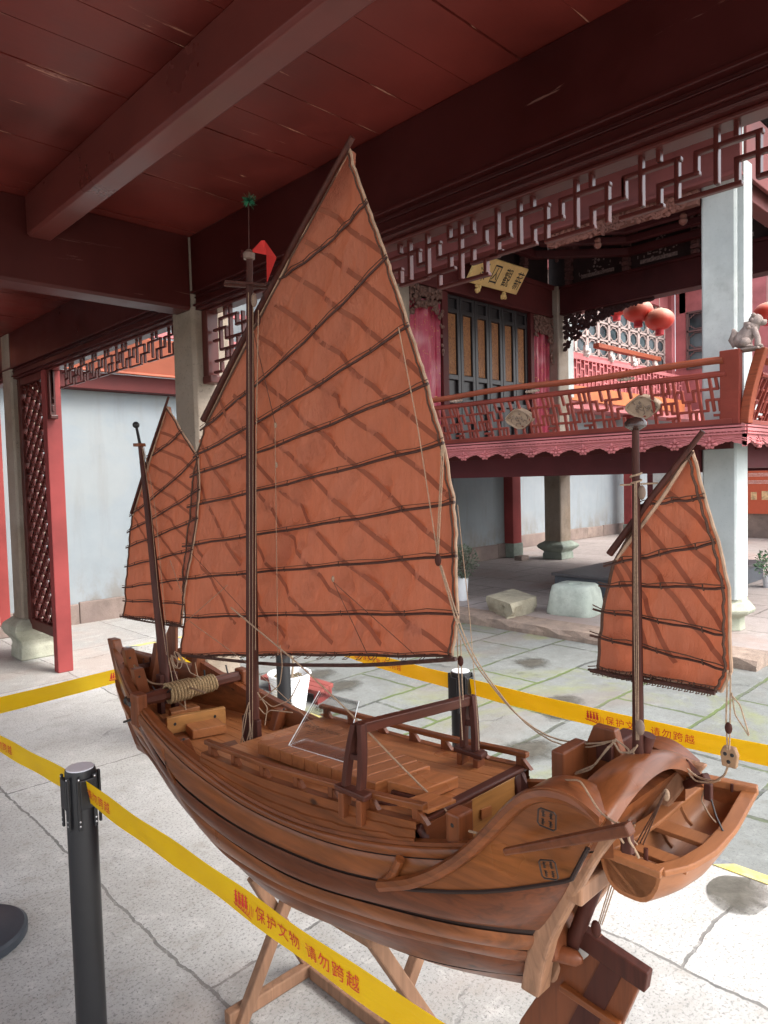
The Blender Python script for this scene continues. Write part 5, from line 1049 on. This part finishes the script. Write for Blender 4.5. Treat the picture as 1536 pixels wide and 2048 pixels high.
# mizzen tackle
for d in (-4, 0, 4): rope([(1271+d*.5, 965), (1272+d, 1250), (1275+d*.6, 1480)], AX-.012, .0007)
b = MB(); c = PX(1272, 962, AX); b.tube([c+V((.0085*math.cos(t*.9), .0085*math.sin(t*.9), -.008+t*.0016)) for t in range(14)], .0017, 5); b.tube([c+V((-.01, .022, -.006)), c+V((.012, -.03, -.004))], .0015, 5); b.build('mast_lashing', ROPE, junk)
block((1283, 985), AX, plain('pale_block_wood', (.22, .15, .11, 1), .6), .009); block((1280, 1455), AX-.01, plain('pale_block_wood', (.22, .15, .11, 1), .6), .010); block((1457, 1456), 1.07, W_DARK, .007)
rope([(1455, 1340), (1452, 1440), (1455, 1500)], 1.07, .0013); rope([(1461, 1345), (1460, 1440), (1459, 1500)], 1.07, .0012); rope([(1463, 1390), (1480, 1410), (1492, 1450), (1498, 1470)], 1.07, .0011); rope([(1463, 1385), (1470, 1430), (1490, 1460), (1497, 1472)], 1.07, .0011)
b = MB(); c = PX(1457, 1517, 1.07); b.prism([c+V((0, dy, dz)) for dy, dz in ((-.010, -.014), (.010, -.014), (.0125, .006), (.008, .017), (-.008, .017), (-.0125, .006))], (.010, 0, 0)); eu = b.build('deadeye', plain('tan_block', (.33, .19, .10, 1), .6), junk, bevel=.002)
b = MB()
for dy, dz in ((-.005, .006), (.005, .006), (0, -.005)): b.lathe(c+V((-.0004, dy, dz)), [(.003, 0), (.002, .0006)], 8, (-1, 0, 0))
b.build('peg_hole', BLACKIRON, eu)
rope([(1457, 1528), (1450, 1550), (1430, 1563), (1395, 1555), (1365, 1530)], [1.07, 1.09, 1.13, 1.16, 1.16], .0017); rope([(1368, 1535), (1390, 1562), (1420, 1566), (1440, 1560)], [1.16, 1.16, 1.15, 1.12], .0015)
b = MB(); b.bar(PX(1366, 1522, 1.17), PX(1390, 1548, 1.19), .016, .012); b.build('toggle', W_DARK, junk)
for q in ([(1230, 1482), (1205, 1510), (1180, 1540), (1150, 1548)], [(1233, 1480), (1215, 1495), (1190, 1530), (1152, 1545)], [(1230, 1478), (1260, 1500), (1250, 1530), (1245, 1520), (1270, 1495)], [(1225, 1480), (1240, 1505), (1265, 1505), (1275, 1490)], [(1260, 1500), (1248, 1525), (1262, 1530), (1268, 1505)], [(1180, 1565), (1205, 1580), (1240, 1650), (1275, 1690)], [(1040, 1600), (1060, 1615), (1090, 1570), (1080, 1575)]): rope(q, AX-.01, .0016)
rope([(1108, 1560), (1160, 1560), (1200, 1625), (1237, 1650)], [.93, .90, .87, .85], .0015); rope([(938, 1662), (960, 1668), (975, 1690)], .88, .002)
for x in (1225, 1232, 1240): rope([(1255+x-1225, 1650), (1196+(x-1225)*.5, 1850)], AX+.01, .0011)
for x in (0, 6, 12): rope([(1330, 1585), (1262+x, 1705+x)], AX, .0011, 0, ROPE_D)
block((1192, 1858), RX-.012, W_DARK, .012); block((1332, 1590), AX+.02, ROPE, .008)
# ================================================================== DINGHY hung across the stern
din = empty('model_dinghy', (1.12, .36, .80), 'small open wooden rowing boat with two thwarts hung across the stern of the model junk', 'model boat')
zg = .915
def dl(px, z): return PZ(*px, z)
# gunwale loops measured on the photograph (outer edge), near side then far side, from flat end to upturned end
NEAR = [((1325, 1747), .900), ((1380, 1735), .897), ((1430, 1705), .900), ((1470, 1660), .908), ((1500, 1605), .925), ((1513, 1582), .936)]
FAR = [((1196, 1697), .905), ((1250, 1670), .905), ((1300, 1637), .910), ((1345, 1600), .918), ((1385, 1570), .930), ((1398, 1558), .938)]
nr = smooth(resample([PZ(*p, z) for p, z in NEAR], 22), 1); fr_ = smooth(resample([PZ(*p, z) for p, z in FAR], 22), 1)
bt = MB(); rows = []; ri = []
for a, c in zip(nr, fr_):
    i = nr.index(a); t = i/21; dep = .060*(1-.30*t**3)-.0*t; w_ = c-a; row = []; rin = []
    for k in range(13):
        u = k/12; s = .5-.5*math.cos(math.pi*u); s = lerp(u, s, .35); z = -dep*(1-abs(2*u-1)**3.6); p = a+w_*lerp(.5, s, 1-.22*(1-abs(2*u-1)))+V((0, 0, z)); row.append(p); m_ = a+w_*.5; rin.append(p+(m_-p).normalized()*.007 if (m_-p).length > 1e-5 else p)
        if 0 < k < 12: rin[-1] = p+V((0, 0, .007))+(w_*(.5-u))*.06
    rows.append(row); ri.append(rin)
bt.loft(rows); bt.loft(ri)
bt.add(rows[0], [tuple(range(13))]); bt.add(ri[0], [tuple(range(13))]); bt.add(rows[-1], [tuple(range(13))]); bt.add(ri[-1], [tuple(range(13))])
bt.build('shell', W_DINGHY, din, smooth=45)
for L_, nm in ((nr, -1), (fr_, 1)):
    b = MB(); rr = []
    for i, p in enumerate(L_):
        ins = ((fr_[i] if nm < 0 else nr[i])-p).normalized(); rr.append([p+ins*dx+V((0, 0, dz)) for dx, dz in ((-.004, -.005), (-.004, .005), (.020, .005), (.020, -.003))])
    b.loft(rr, True, True); b.build('gunwale', W_DINGHY, din, bevel=.002)
for t, w2, dz in ((.22, .030, -.006), (.52, .036, -.006)):
    i = int(t*21); u = (nr[i+1]-nr[i]).normalized(); b = MB(); a, c = nr[i].lerp(fr_[i], .03)+V((0, 0, dz)), nr[i].lerp(fr_[i], .97)+V((0, 0, dz)); b.bar(a, c, w2, .008); b.build('thwart', W_DINGHY, din, bevel=.001)
for i in (4, 11, 16):
    b = MB(); b.tube([ri[i][k] for k in range(0, 4)], .004, 5); b.build('rib', W_DINGHY, din); b = MB(); b.tube([ri[i][k] for k in range(9, 13)], .004, 5); b.build('rib', W_DINGHY, din)
b = MB(); b.bar(nr[21].lerp(fr_[21], -.02)+V((0, 0, .002)), nr[21].lerp(fr_[21], 1.02)+V((0, 0, .002)), .02, .014); b.build('transom_cap', W_DINGHY, din, bevel=.002)
b = MB(); b.bar(nr[0].lerp(fr_[0], 0)+V((0, 0, .0)), fr_[0]+V((0, 0, .0)), .018, .012); b.build('bow_cap', W_DINGHY, din, bevel=.002)
b = MB(); b.tube([nr[20].lerp(fr_[20], .35)+V((0, 0, 0)), nr[20].lerp(fr_[20], .35)+V((0, 0, .014))], .0025, 6); b.build('thole_pin', W_DARK, din)
for f in (.35, .55, .7): b = MB(); b.tube([nr[1].lerp(fr_[1], f), nr[1].lerp(fr_[1], f)+V((0, 0, .022))], .0035, 6); b.build('thole_pin', W_DARK, din)
rope([(1415, 1575), (1420, 1590), (1432, 1632), (1446, 1662)], [1.20, 1.19, 1.18, 1.17], .0016, 0, BLACKIRON, 'hoist_rope', din); rope([(1412, 1570), (1402, 1600), (1420, 1632), (1432, 1645)], [1.20, 1.19, 1.18, 1.18], .0012, 0, ROPE, 'hoist_rope', din)
rope([(1255, 1650), (1258, 1680), (1275, 1708), (1277, 1715)], [.86, .90, .95, .96], .002, 0, ROPE, 'hoist_rope', din); rope([(1236, 1645), (1238, 1672), (1250, 1690), (1262, 1705)], [.85, .88, .93, .95], .0018, 0, ROPE, 'hoist_rope', din)
b = MB(); c = PX(1417, 1583, 1.19); b.bar(c+V((0, 0, -.014)), c+V((0, 0, .014)), .012, .012, (1, 0, 0)); b.build('hoist_block', W_DARK, din, bevel=.002); b = MB(); c2 = PX(1256, 1690, .92); b.bar(c2+V((0, 0, -.012)), c2+V((.004, .004, .02)), .016, .012, (1, 0, 0)); b.build('hoist_block', W_DARK, din, bevel=.002)
# ================================================================== ACRYLIC SIGN on the deck
acr = empty('acrylic_sign', PZ(632, 1507, .875), 'clear slanted acrylic sign with black lettering standing on the hatch platform', 'sign')
GL = M('clear_acrylic', .03, .5); GL.b.inputs['Transmission Weight'].default_value = 1; GL.b.inputs['IOR'].default_value = 1.25; GL.col((.97, .98, .98, 1))
tp = GL.n('ShaderNodeBsdfTransparent'); gl = GL.n('ShaderNodeBsdfGlossy'); gl.inputs['Roughness'].default_value = .08; mx = GL.n('ShaderNodeMixShader'); fn = GL.n('ShaderNodeFresnel'); fn.inputs[0].default_value = 1.45
GL.l(GL.math('ADD', GL.math('MULTIPLY', fn.outputs[0], .35), .02), mx.inputs[0]); GL.l(tp.outputs[0], mx.inputs[1]); GL.l(gl.outputs[0], mx.inputs[2]); GL.l(mx.outputs[0], GL.t.nodes['Material Output'].inputs[0]); GL = GL.m
bl, br_ = PZ(577, 1491, .872), PZ(688, 1524, .884); u_ = (br_-bl); W_ = u_.length; u_.normalize(); back = V((-u_.y, u_.x, 0)); back = back if back.dot(bl-CAM) > 0 else -back
best = None
for k in range(200):
    a = .02*math.pi+k*.005; d = (V((0, 0, 1))*math.cos(a)+back*math.sin(a)); nrm = u_.cross(d); tl, tr_2 = onplane(639, 1382, bl, nrm), onplane(718, 1402, bl, nrm); e = abs((tl-bl).dot(u_))+abs((tr_2-br_).dot(u_))
    if .5*((tl-bl).dot(d)+(tr_2-bl).dot(d)) < .22 and (best is None or e < best[0]): best = (e, d, tl, tr_2, nrm)
e, d, tl, tr_2, nrm = best; Hs_ = .5*((tl-bl).dot(d)+(tr_2-bl).dot(d)); nrm = nrm if nrm.dot(CAM-bl) > 0 else -nrm
b = MB(); b.prism([bl, br_, br_+(tr_2-br_), tl], -nrm.normalized()*.003); b.build('face_plate', GL, acr)
b = MB(); b.prism([bl+V((0, 0, .001)), br_+V((0, 0, .001)), br_+back*.05+V((0, 0, .001)), bl+back*.05+V((0, 0, .001))], (0, 0, .003)); b.build('foot_plate', GL, acr)
EDGE = plain('bright_acrylic_edge', (.8, .84, .84, 1), .2); b = MB()
for p, q in ((bl, tl), (br_, tr_2), (bl, br_), (bl, bl+back*.05)): b.tube([p, q], .0011, 5)
b.build('polished_edge', EDGE, acr)
b = MB(); sp_ = lambda a, c: (bl.lerp(br_, a)).lerp(tl.lerp(tr_2, a), c)+nrm.normalized()*.0008
asp = W_/max(.01, (tl-bl).length)
def stxt(t, a, c, h):
    vs, fs = textmesh(t, 1)
    b.add([sp_(a+h*v.x/W_, c+h*v.y/((tl-bl).length)) for v in vs], fs)
stxt('绿眉毛船', .12, .66, .088*W_); stxt('Junk of Green Eyebrows', .10, .36, .072*W_)
for r_, n_ in ((.335, 30), (.295, 24), (.26, 16)):
    x = .2
    for k in range(n_ // 2): ww = random.uniform(.006, .02); b.add([sp_(x, r_), sp_(x+ww, r_), sp_(x+ww, r_+.010), sp_(x, r_+.010)], [(0, 1, 2, 3)]); x += ww+.008
for k in range(24):
    cxy = (.06+.9*k/23, .955)
    for g in (0, 1): b.tube([sp_(cxy[0]+.022*math.cos(t*math.pi/6), cxy[1]-.02*g+.02*math.sin(t*math.pi/6)) for t in range(13)], .00045, 3)
b.build('lettering', INK, acr)
# ================================================================== STAND
sd_ = empty('wooden_stand', (1.11, 1.45, 0), 'plain timber trestle stand with crossed legs carrying the model junk', 'stand')
def leg(p, q, w_=.045, h_=.03, up=(0, 1, 0), nm='leg'): b = MB(); b.bar(p, q, w_, h_, up); return b.build(nm, W_STAND, sd_, bevel=.004)
G_ = lambda x, y, z=.02: PZ(x, y, z)
def xleg(t, q, y): T = PY(*t, y); Q = PY(*q, y); d = (T-Q).normalized(); leg(Q-d*(Q.z/d.z), T+d*.02, .034, .028)
xleg((573, 1800), (485, 2040), 1.655); xleg((512, 1762), (636, 1958), 1.690); xleg((725, 1850), (835, 2010), 1.165); xleg((838, 1903), (806, 1990), 1.20)
b = MB(); b.box(.965, 1.265, 1.66, 1.69, .002, .04); b.build('base_rail', W_STAND, sd_, bevel=.004); b = MB(); b.box(.965, 1.265, 1.16, 1.19, .002, .04); b.build('base_rail', W_STAND, sd_, bevel=.004)
b = MB(); b.box(1.235, 1.268, 1.195, 1.655, .002, .04); b.build('base_rail', W_STAND, sd_, bevel=.004)
b = MB(); b.bar((1.045, 1.72, .435), (1.045, 1.15, .455), .03, .035); b.build('cradle', W_STAND, sd_, bevel=.004)
# ================================================================== STONES, PLANTERS, PLATFORM on the far side
b = MB(); bl = [PZ(x, y, 0) for x, y in ((1100, 1232), (1140, 1240), (1192, 1231))]
o = V((6.74, 4.02, 0)); ax = V((.10, -.995, 0)); ay = V((.995, .10, 0)); rows = []
for z, h in ((0, .24), (.03, .25), (.24, .215), (.30, .20), (.318, .18)):
    rows.append([o+ax*h*sx*1.05+ay*h*sy+V((0, 0, z)) for sx, sy in ((-1, -1), (1, -1), (1, 1), (-1, 1))])
def rounded(loop, n=24, p=5):
    c = sum(loop, V())/4; a = (loop[1]-loop[0])/2; d = (loop[3]-loop[0])/2; out = []
    for k in range(n):
        t = 2*math.pi*k/n+.13; x = math.copysign(abs(math.cos(t))**(2/p), math.cos(t)); y = math.copysign(abs(math.sin(t))**(2/p), math.sin(t)); out.append(c+a*x+d*y+V((random.uniform(-.006, .006), random.uniform(-.006, .006), 0)))
    return out
R_ = [rounded(r) for r in rows]; c = o+V((0, 0, .318))
R_ += [[c+(p-c)*f+V((0, 0, dz)) for p in rounded([o+ax*.1*sx+ay*.1*sy+V((0, 0, .318)) for sx, sy in ((-1, -1), (1, -1), (1, 1), (-1, 1))], 24, 2)] for f, dz in ((.75, 0), (.68, -.02), (.5, -.09), (.02, -.10))]
b.loft(R_, True, True); tag(b.build('stone_mortar', STONE_M, smooth=45), 'squat pale green stone block with a round hollow in its top on the terrace', 'stone block')
b = MB(); q = [PZ(x, y, .17) for x, y in ((973, 1192), (1020, 1208), (1073, 1193), (1025, 1177))]
n = 10; rows = []
edge = []
for i in range(4):
    for k in range(n): edge.append(q[i].lerp(q[(i+1) % 4], k/n))
cc = sum(q, V())/4
for z, f, j in ((.02, .90, .03), (.07, 1.0, .03), (.13, 1.02, .02), (.17, .99, .006)): rows.append([V((cc.x+(p.x-cc.x)*f+random.uniform(-j, j), cc.y+(p.y-cc.y)*f+random.uniform(-j, j), z-(0 if z > .1 else 0))) for p in edge])
rows.insert(0, [V((p.x, p.y, 0)) for p in rows[0]]); b.loft(rows, True, True); tag(b.build('stone_slab', STONE_R, smooth=30), 'low broken yellowish stone slab lying on the terrace left of the mortar block', 'stone slab')
b = MB(); b.box(7.75, 10.6, 1.9+2.4, 4.90, 0, .25); dp = empty('display_platform', (9.2, 4.6, 0), 'low dark grey display platform under the stage', 'platform')
b = MB(); b.box(7.75, 10.4, 3.3, 4.92, 0, .22); b.build('body', plain('grey_blue_paint', (.075, .085, .10, 1), .5), dp, bevel=.006); b = MB(); b.box(7.72, 10.43, 3.27, 4.95, .22, .255); b.build('top_board', plain('grey_top_paint', (.10, .095, .10, 1), .45), dp, bevel=.005)
b = MB(); c = PZ(1022, 1112, 0); b.box(10.30, 10.52, 7.2, 7.36, 0, .08); tag(b.build('brick', STONE_P, bevel=.01), 'single loose brick on the floor at the foot of the red post under the stage', 'brick')
def leaf(b, p, d, L, wd, up):
    d = d.normalized(); s = d.cross(up)
    s = s.normalized() if s.length > 1e-3 else V((1, 0, 0)); n = s.cross(d)
    b.add([p, p+d*L*.45+s*wd+n*wd*.3, p+d*L, p+d*L*.45-s*wd+n*wd*.3, p+d*L*.5], [(0, 1, 4), (1, 2, 4), (2, 3, 4), (3, 0, 4)])
def shrub(c, r, n, label, leafc, potr, poth, name='potted_shrub'):
    t = empty(name, c, label, 'potted plant')
    b = MB(); b.lathe(c, [(potr*.72, 0), (potr*.75, .01), (potr, poth), (potr*.88, poth), (potr*.86, poth-.03), (.01, poth-.03)], 28); b.build('pot', WHITE_P, t, smooth=40)
    b = MB(); cc = c+V((0, 0, poth+r*.95)); lf = MB(); 
    for k in range(16):
        a = random.uniform(0, 6.28); el = random.uniform(.2, 1.4); e = cc+V((math.cos(a)*math.cos(el), math.sin(a)*math.cos(el), math.sin(el)*1.0-.2))*r*.7; m_ = c+V((0, 0, poth+r*.35)); b.tube([c+V((0, 0, poth-.02)), m_.lerp(e, .4), e], [.007, .005, .002], 5)
    b.build('stem', plain('twig', (.12, .085, .06, 1), .8), t)
    for k in range(n):
        while True:
            p = V((random.uniform(-1, 1), random.uniform(-1, 1), random.uniform(-1, 1)))
            if .25 < p.length < 1 and mnoise.noise(p*2.2) > -.12: break
        d = (p+V((random.uniform(-.7, .7), random.uniform(-.7, .7), random.uniform(-.2, .8)))); leaf(lf, cc+p*r, d, random.uniform(.03, .055), random.uniform(.008, .015), V((random.uniform(-1, 1), random.uniform(-1, 1), 1)))
    m = M('shrub_leaf_'+label[:6], .5); m.col(m.ramp(m.noise(m.coord(), 14, 3), [(.35, leafc), (.5, sc(leafc, 1.9)), (.68, (.33, .26, .25))])); lf.build('foliage', m.m, t)
shrub(PX(924, 1203, 6.6), .20, 900, 'white pot with a round silvery green shrub on the terrace beside the big sail', (.07, .09, .06, 1), .085, .30)
shrub(V((8.62, 2.10+.1, 0))if False else PZ(1540, 1190, -.1), .17, 420, 'green leafy potted plant cut off by the right edge near the far hall', (.05, .12, .05, 1), .09, .24)
# white ribbed planter beside the gallery edge and red bench behind it
pc = V((2.875, 3.97, -.1)); t = empty('white_planter', pc, 'white ribbed planter with brown soil and a bare stem behind the barrier post', 'planter'); b = MB(); pr = []
for i in range(14): z = .015+.24*i/13; r = lerp(.105, .148, i/13); pr += [(r, z), (r-.004, z+.012)]
b.lathe(pc, [(.10, 0)]+pr+[(.155, .262), (.152, .27), (.138, .268), (.132, .225), (.01, .225)], 44); b.build('pot', WHITE_P, t, smooth=50)
b = MB(); random.seed(9)
for k in range(240):
    a, r = random.uniform(0, 6.28), .13*math.sqrt(random.random()); b.sph(pc+V((r*math.cos(a), r*math.sin(a), .222+random.uniform(0, .012))), random.uniform(.005, .012), 3, (1, 1, .7))
b.build('soil', plain('bark_soil', (.13, .10, .06, 1), .9, var=.7, scale=60), t)
b = MB(); b.tube([pc+V((.02, .0, .22)), pc+V((.03, -.01, .34)), pc+V((.02, .02, .48)), pc+V((.06, .0, .62))], [.009, .008, .007, .005], 7); b.build('stem', plain('grey_stem', (.30, .23, .16, 1), .8), t)
bq = [PZ(x, y, .0) for x, y in ((520, 1352), (640, 1384), (667, 1366), (560, 1335))]
bn = empty('red_bench', PZ(600, 1370, -.1), 'low dark red slatted bench behind the white planter', 'bench'); b = MB()
for k in range(3):
    a, e = k/3+.01, (k+1)/3-.01; b.prism([bq[0].lerp(bq[3], a), bq[1].lerp(bq[2], a), bq[1].lerp(bq[2], e), bq[0].lerp(bq[3], e)], (0, 0, -.03))
b.build('seat_slats', paint('bench_red', (.26, .07, .06, 1), .6, .3, (.4, .2, .2, 1), 'X'), bn, bevel=.004)
for f in (.15, .9):
    b = MB(); A = bq[0].lerp(bq[1], f)+V((0, 0, -.031)); B_ = bq[3].lerp(bq[2], f)+V((0, 0, -.031)); b.prism([A, B_, V((B_.x, B_.y, -.1)), V((A.x, A.y, -.1))], (bq[1]-bq[0]).normalized()*.04); b.build('leg', RED_P, bn)
# ================================================================== BARRIER POSTS AND TAPES
def stanchion(x, y, label, zb=0, faces=((0, 1), (1, 0)), riv=False):
    t = empty('barrier_post', (x, y, zb), label, 'barrier post', 'black belt barrier posts round the ship')
    c = V((x, y, zb)); b = MB(); b.lathe(c, [(.165, 0), (.17, .006), (.17, .028), (.160, .036), (.05, .042), (.034, .05)], 40); b.build('base', plain('grey_base_cover', (.035, .042, .052, 1), .45, var=.1), t, smooth=35)
    b = MB(); b.lathe(c, [(.0355, .04), (.0355, .808), (.034, .814)], 32); b.build('pole', BLACK, t, smooth=35)
    b = MB(); b.lathe(c, [(.0325, .8142), (.0315, .8162)], 28); b.build('top_cap', GREY_CAP, t, smooth=35)
    for dx, dy in faces:
        d = V((dx, dy, 0)); s = V((-dy, dx, 0)); b = MB()
        for q in (-1, 1): b.bar(c+d*.0375+s*.019*q+V((0, 0, .675)), c+d*.0375+s*.019*q+V((0, 0, .805)), .009, .006, d)
        b.bar(c+d*.036+V((0, 0, .725)), c+d*.036+V((0, 0, .797)), .034, .014, d)
        cs = b.build('belt_slot', BLACK, t, bevel=.002)
        for q in (-1, 1):
            for z in (.687, .698, .80) if riv else (): b = MB(); b.lathe(c+d*.0405+s*.019*q+V((0, 0, z)), [(.0022, 0), (.0022, .001), (.0005, .0016)], 8, d); b.build('rivet', STEEL, cs)
    return t
def bpos(x, y, z): p = PZ(x, y, z); return V((p.x, p.y, 0))
B1 = bpos(160, 1537, .812); B2 = bpos(921, 1343, .812); B3 = V((2.05, 2.88, 0)); B4 = V((.56, 2.60, 0)); B0 = V((.67, .25, 0)); B5 = V((1.96, .35, 0))
BF = ((0, 1), (0, -1), (-1, 0), (1, 0))
stanchion(B1.x, B1.y, 'black barrier post in the left foreground with a pale oval cap', 0, BF, True); stanchion(B2.x, B2.y, 'black barrier post behind the ship deck near the trestle', 0, BF)
stanchion(B3.x, B3.y, 'grey black barrier post standing in front of the white planter', 0, BF); stanchion(B4.x, B4.y, 'barrier post at the left edge of which only the round grey base shows', 0, BF)
TAPE = M('yellow_tape', .42, .4); TAPE.col(TAPE.ramp(TAPE.noise(TAPE.coord(), 8, 3), [(.3, (.90, .62, .006)), (.7, (.95, .70, .010))])); TAPE.bump(TAPE.math('ADD', TAPE.noise(TAPE.coord((3, 3, 14)), 3, 4, .6), TAPE.math('MULTIPLY', TAPE.noise(TAPE.coord(), 350, 2), .15)), .5, .006); TAPE.b.inputs['Coat Weight'].default_value = .1
tr_ = TAPE.n('ShaderNodeBsdfTranslucent'); tr_.inputs[0].default_value = (.8, .55, .01, 1); mx_ = TAPE.n('ShaderNodeMixShader'); mx_.inputs[0].default_value = .45
TAPE.l(TAPE.b.outputs[0], mx_.inputs[1]); TAPE.l(tr_.outputs[0], mx_.inputs[2]); TAPE.l(mx_.outputs[0], TAPE.t.nodes['Material Output'].inputs[0]); TAPE = TAPE.m
def boaticon(b, put, s0, k):
    for m_ in range(4):
        x = s0+.0085*m_*k
        b.add([put(x+.001*k, -.006), put(x+.008*k, -.006), put(x+.005*k, .016), put(x+.003*k, .012)], [(0, 1, 2, 3)])
        for g in range(3): b.add([put(x+.0*k, -.002+.006*g), put(x+.009*k, .0+.006*g), put(x+.009*k, .0012+.006*g), put(x+.0*k, -.0008+.006*g)], [(0, 1, 2, 3)])
    for g in range(6): x = s0-.002*k+.0065*g*k; b.add([put(x, -.007), put(x+.0012*k, -.007), put(x+.0042*k, -.013), put(x+.003*k, -.013)], [(0, 1, 2, 3)]); b.add([put(x+.003*k, -.013), put(x+.0042*k, -.013), put(x+.0072*k, -.007), put(x+.006*k, -.007)], [(0, 1, 2, 3)])
    b.add([put(s0-.004*k, -.0075), put(s0+.04*k, -.0155), put(s0+.043*k, -.0175), put(s0-.001*k, -.0105)], [(0, 1, 2, 3)])
    for g in range(3): x = s0+(.037+.004*g)*k; b.add([put(x, -.012), put(x+.001*k, -.012), put(x+.003*k, .006-.002*g), put(x+.002*k, .006-.002*g)], [(0, 1, 2, 3)])
def tape(A, B_, label, sag=.01, side=(-1, 0, 0), starts=(), z=.766, w_=.0575, rev=False, tw=0):
    A, B_ = V(A), V(B_); A.z = B_.z = z; d = B_-A; L = d.length; u = d/L; A = A+u*.036; B_ = B_-u*.036; L -= .072
    sd = V(side); nrm = V((-u.y, u.x, 0)); nrm = nrm if nrm.dot(sd) > 0 else -nrm; n = 48
    ctr = lambda s: A+u*s+V((0, 0, -4*sag*(s/L)*(1-s/L)))
    def off(s, h): return nrm*(h*(.10+tw*math.sin(math.pi*s/L))+.002*math.sin(9*s)+.0015*math.sin(23*s+h*60))
    P = lambda s, h: ctr(s)+V((0, 0, h))+off(s, h)
    b = MB(); b.loft([[P(L*i/n, w_*(j/6-.5)) for j in range(7)] for i in range(n+1)])
    b.loft([[P(L*i/n, w_*(j/6-.5))-nrm*.0006 for j in range(7)] for i in range(n+1)])
    t = tag(b.build('barrier_tape', TAPE, smooth=True), label, 'barrier tape', 'yellow barrier tapes round the ship')
    b = MB()
    for s0 in starts:
        k = 1
        def put(x, h): s = x if not rev else L-x; return P(s, h)+nrm*.0012
        def putt(x, h): return put(s0+(x-s0)*1.2, h*1.2)
        if s0 > .01: boaticon(b, putt, s0, 1)
        for word, off_ in (('保护文物', .052), ('请勿跨越', .168)):
            for i, ch in enumerate(word):
                if s0+(off_+.0265*i)*1.2 < .005 or s0+(off_+.0265*i+.025)*1.2 > L: continue
                vs, fs = textmesh(ch, .024); b.add([putt(s0+off_+.0265*i+v.x, -.0095+v.y) for v in vs], fs)
    b.build('lettering', REDINK, t) if starts else None
    return t
def stape(A, B_, x, y, side):           # distance along the tape of a point seen in the photograph
    A, B_ = V(A), V(B_); d = (B_-A).normalized(); nrm = V((-d.y, d.x, 0)); p = onplane(x, y, (A.x, A.y, .766), nrm); return (V((p.x, p.y, 0))-V((A.x, A.y, 0))).dot(d)-.036
s1 = stape(B1, B0, 470, 1800, (-1, 0, 0))
tape(B1, B0, 'yellow barrier tape running across the foreground from the near post to the lower right', .006, (-1, 0, 0), [s1, stape(B1, B0, 225, 1620, 0)-.334])
tape(B4, B1, 'yellow barrier tape from the near post up to the left edge', .012, (-1, 0, 0), [stape(B4, B1, 25, 1480, 0)-.334])
s3 = stape(B4, B3, 220, 1345, 0)
tape(B4, B3, 'yellow barrier tape behind the bow at the far left', .012, (0, -1, 0), [s3])
s2 = stape(B3, B2, 765, 1330, 0)
tape(B3, B2, 'yellow barrier tape under the big sail leading to the far post', .012, (-1, 0, 0), [s2-.2])
s4 = stape(B2, B5, 1172, 1430, 0)
tape(B2, B5, 'yellow barrier tape behind the small stern sail running to the right edge', .010, (-1, 0, 0), [s4])
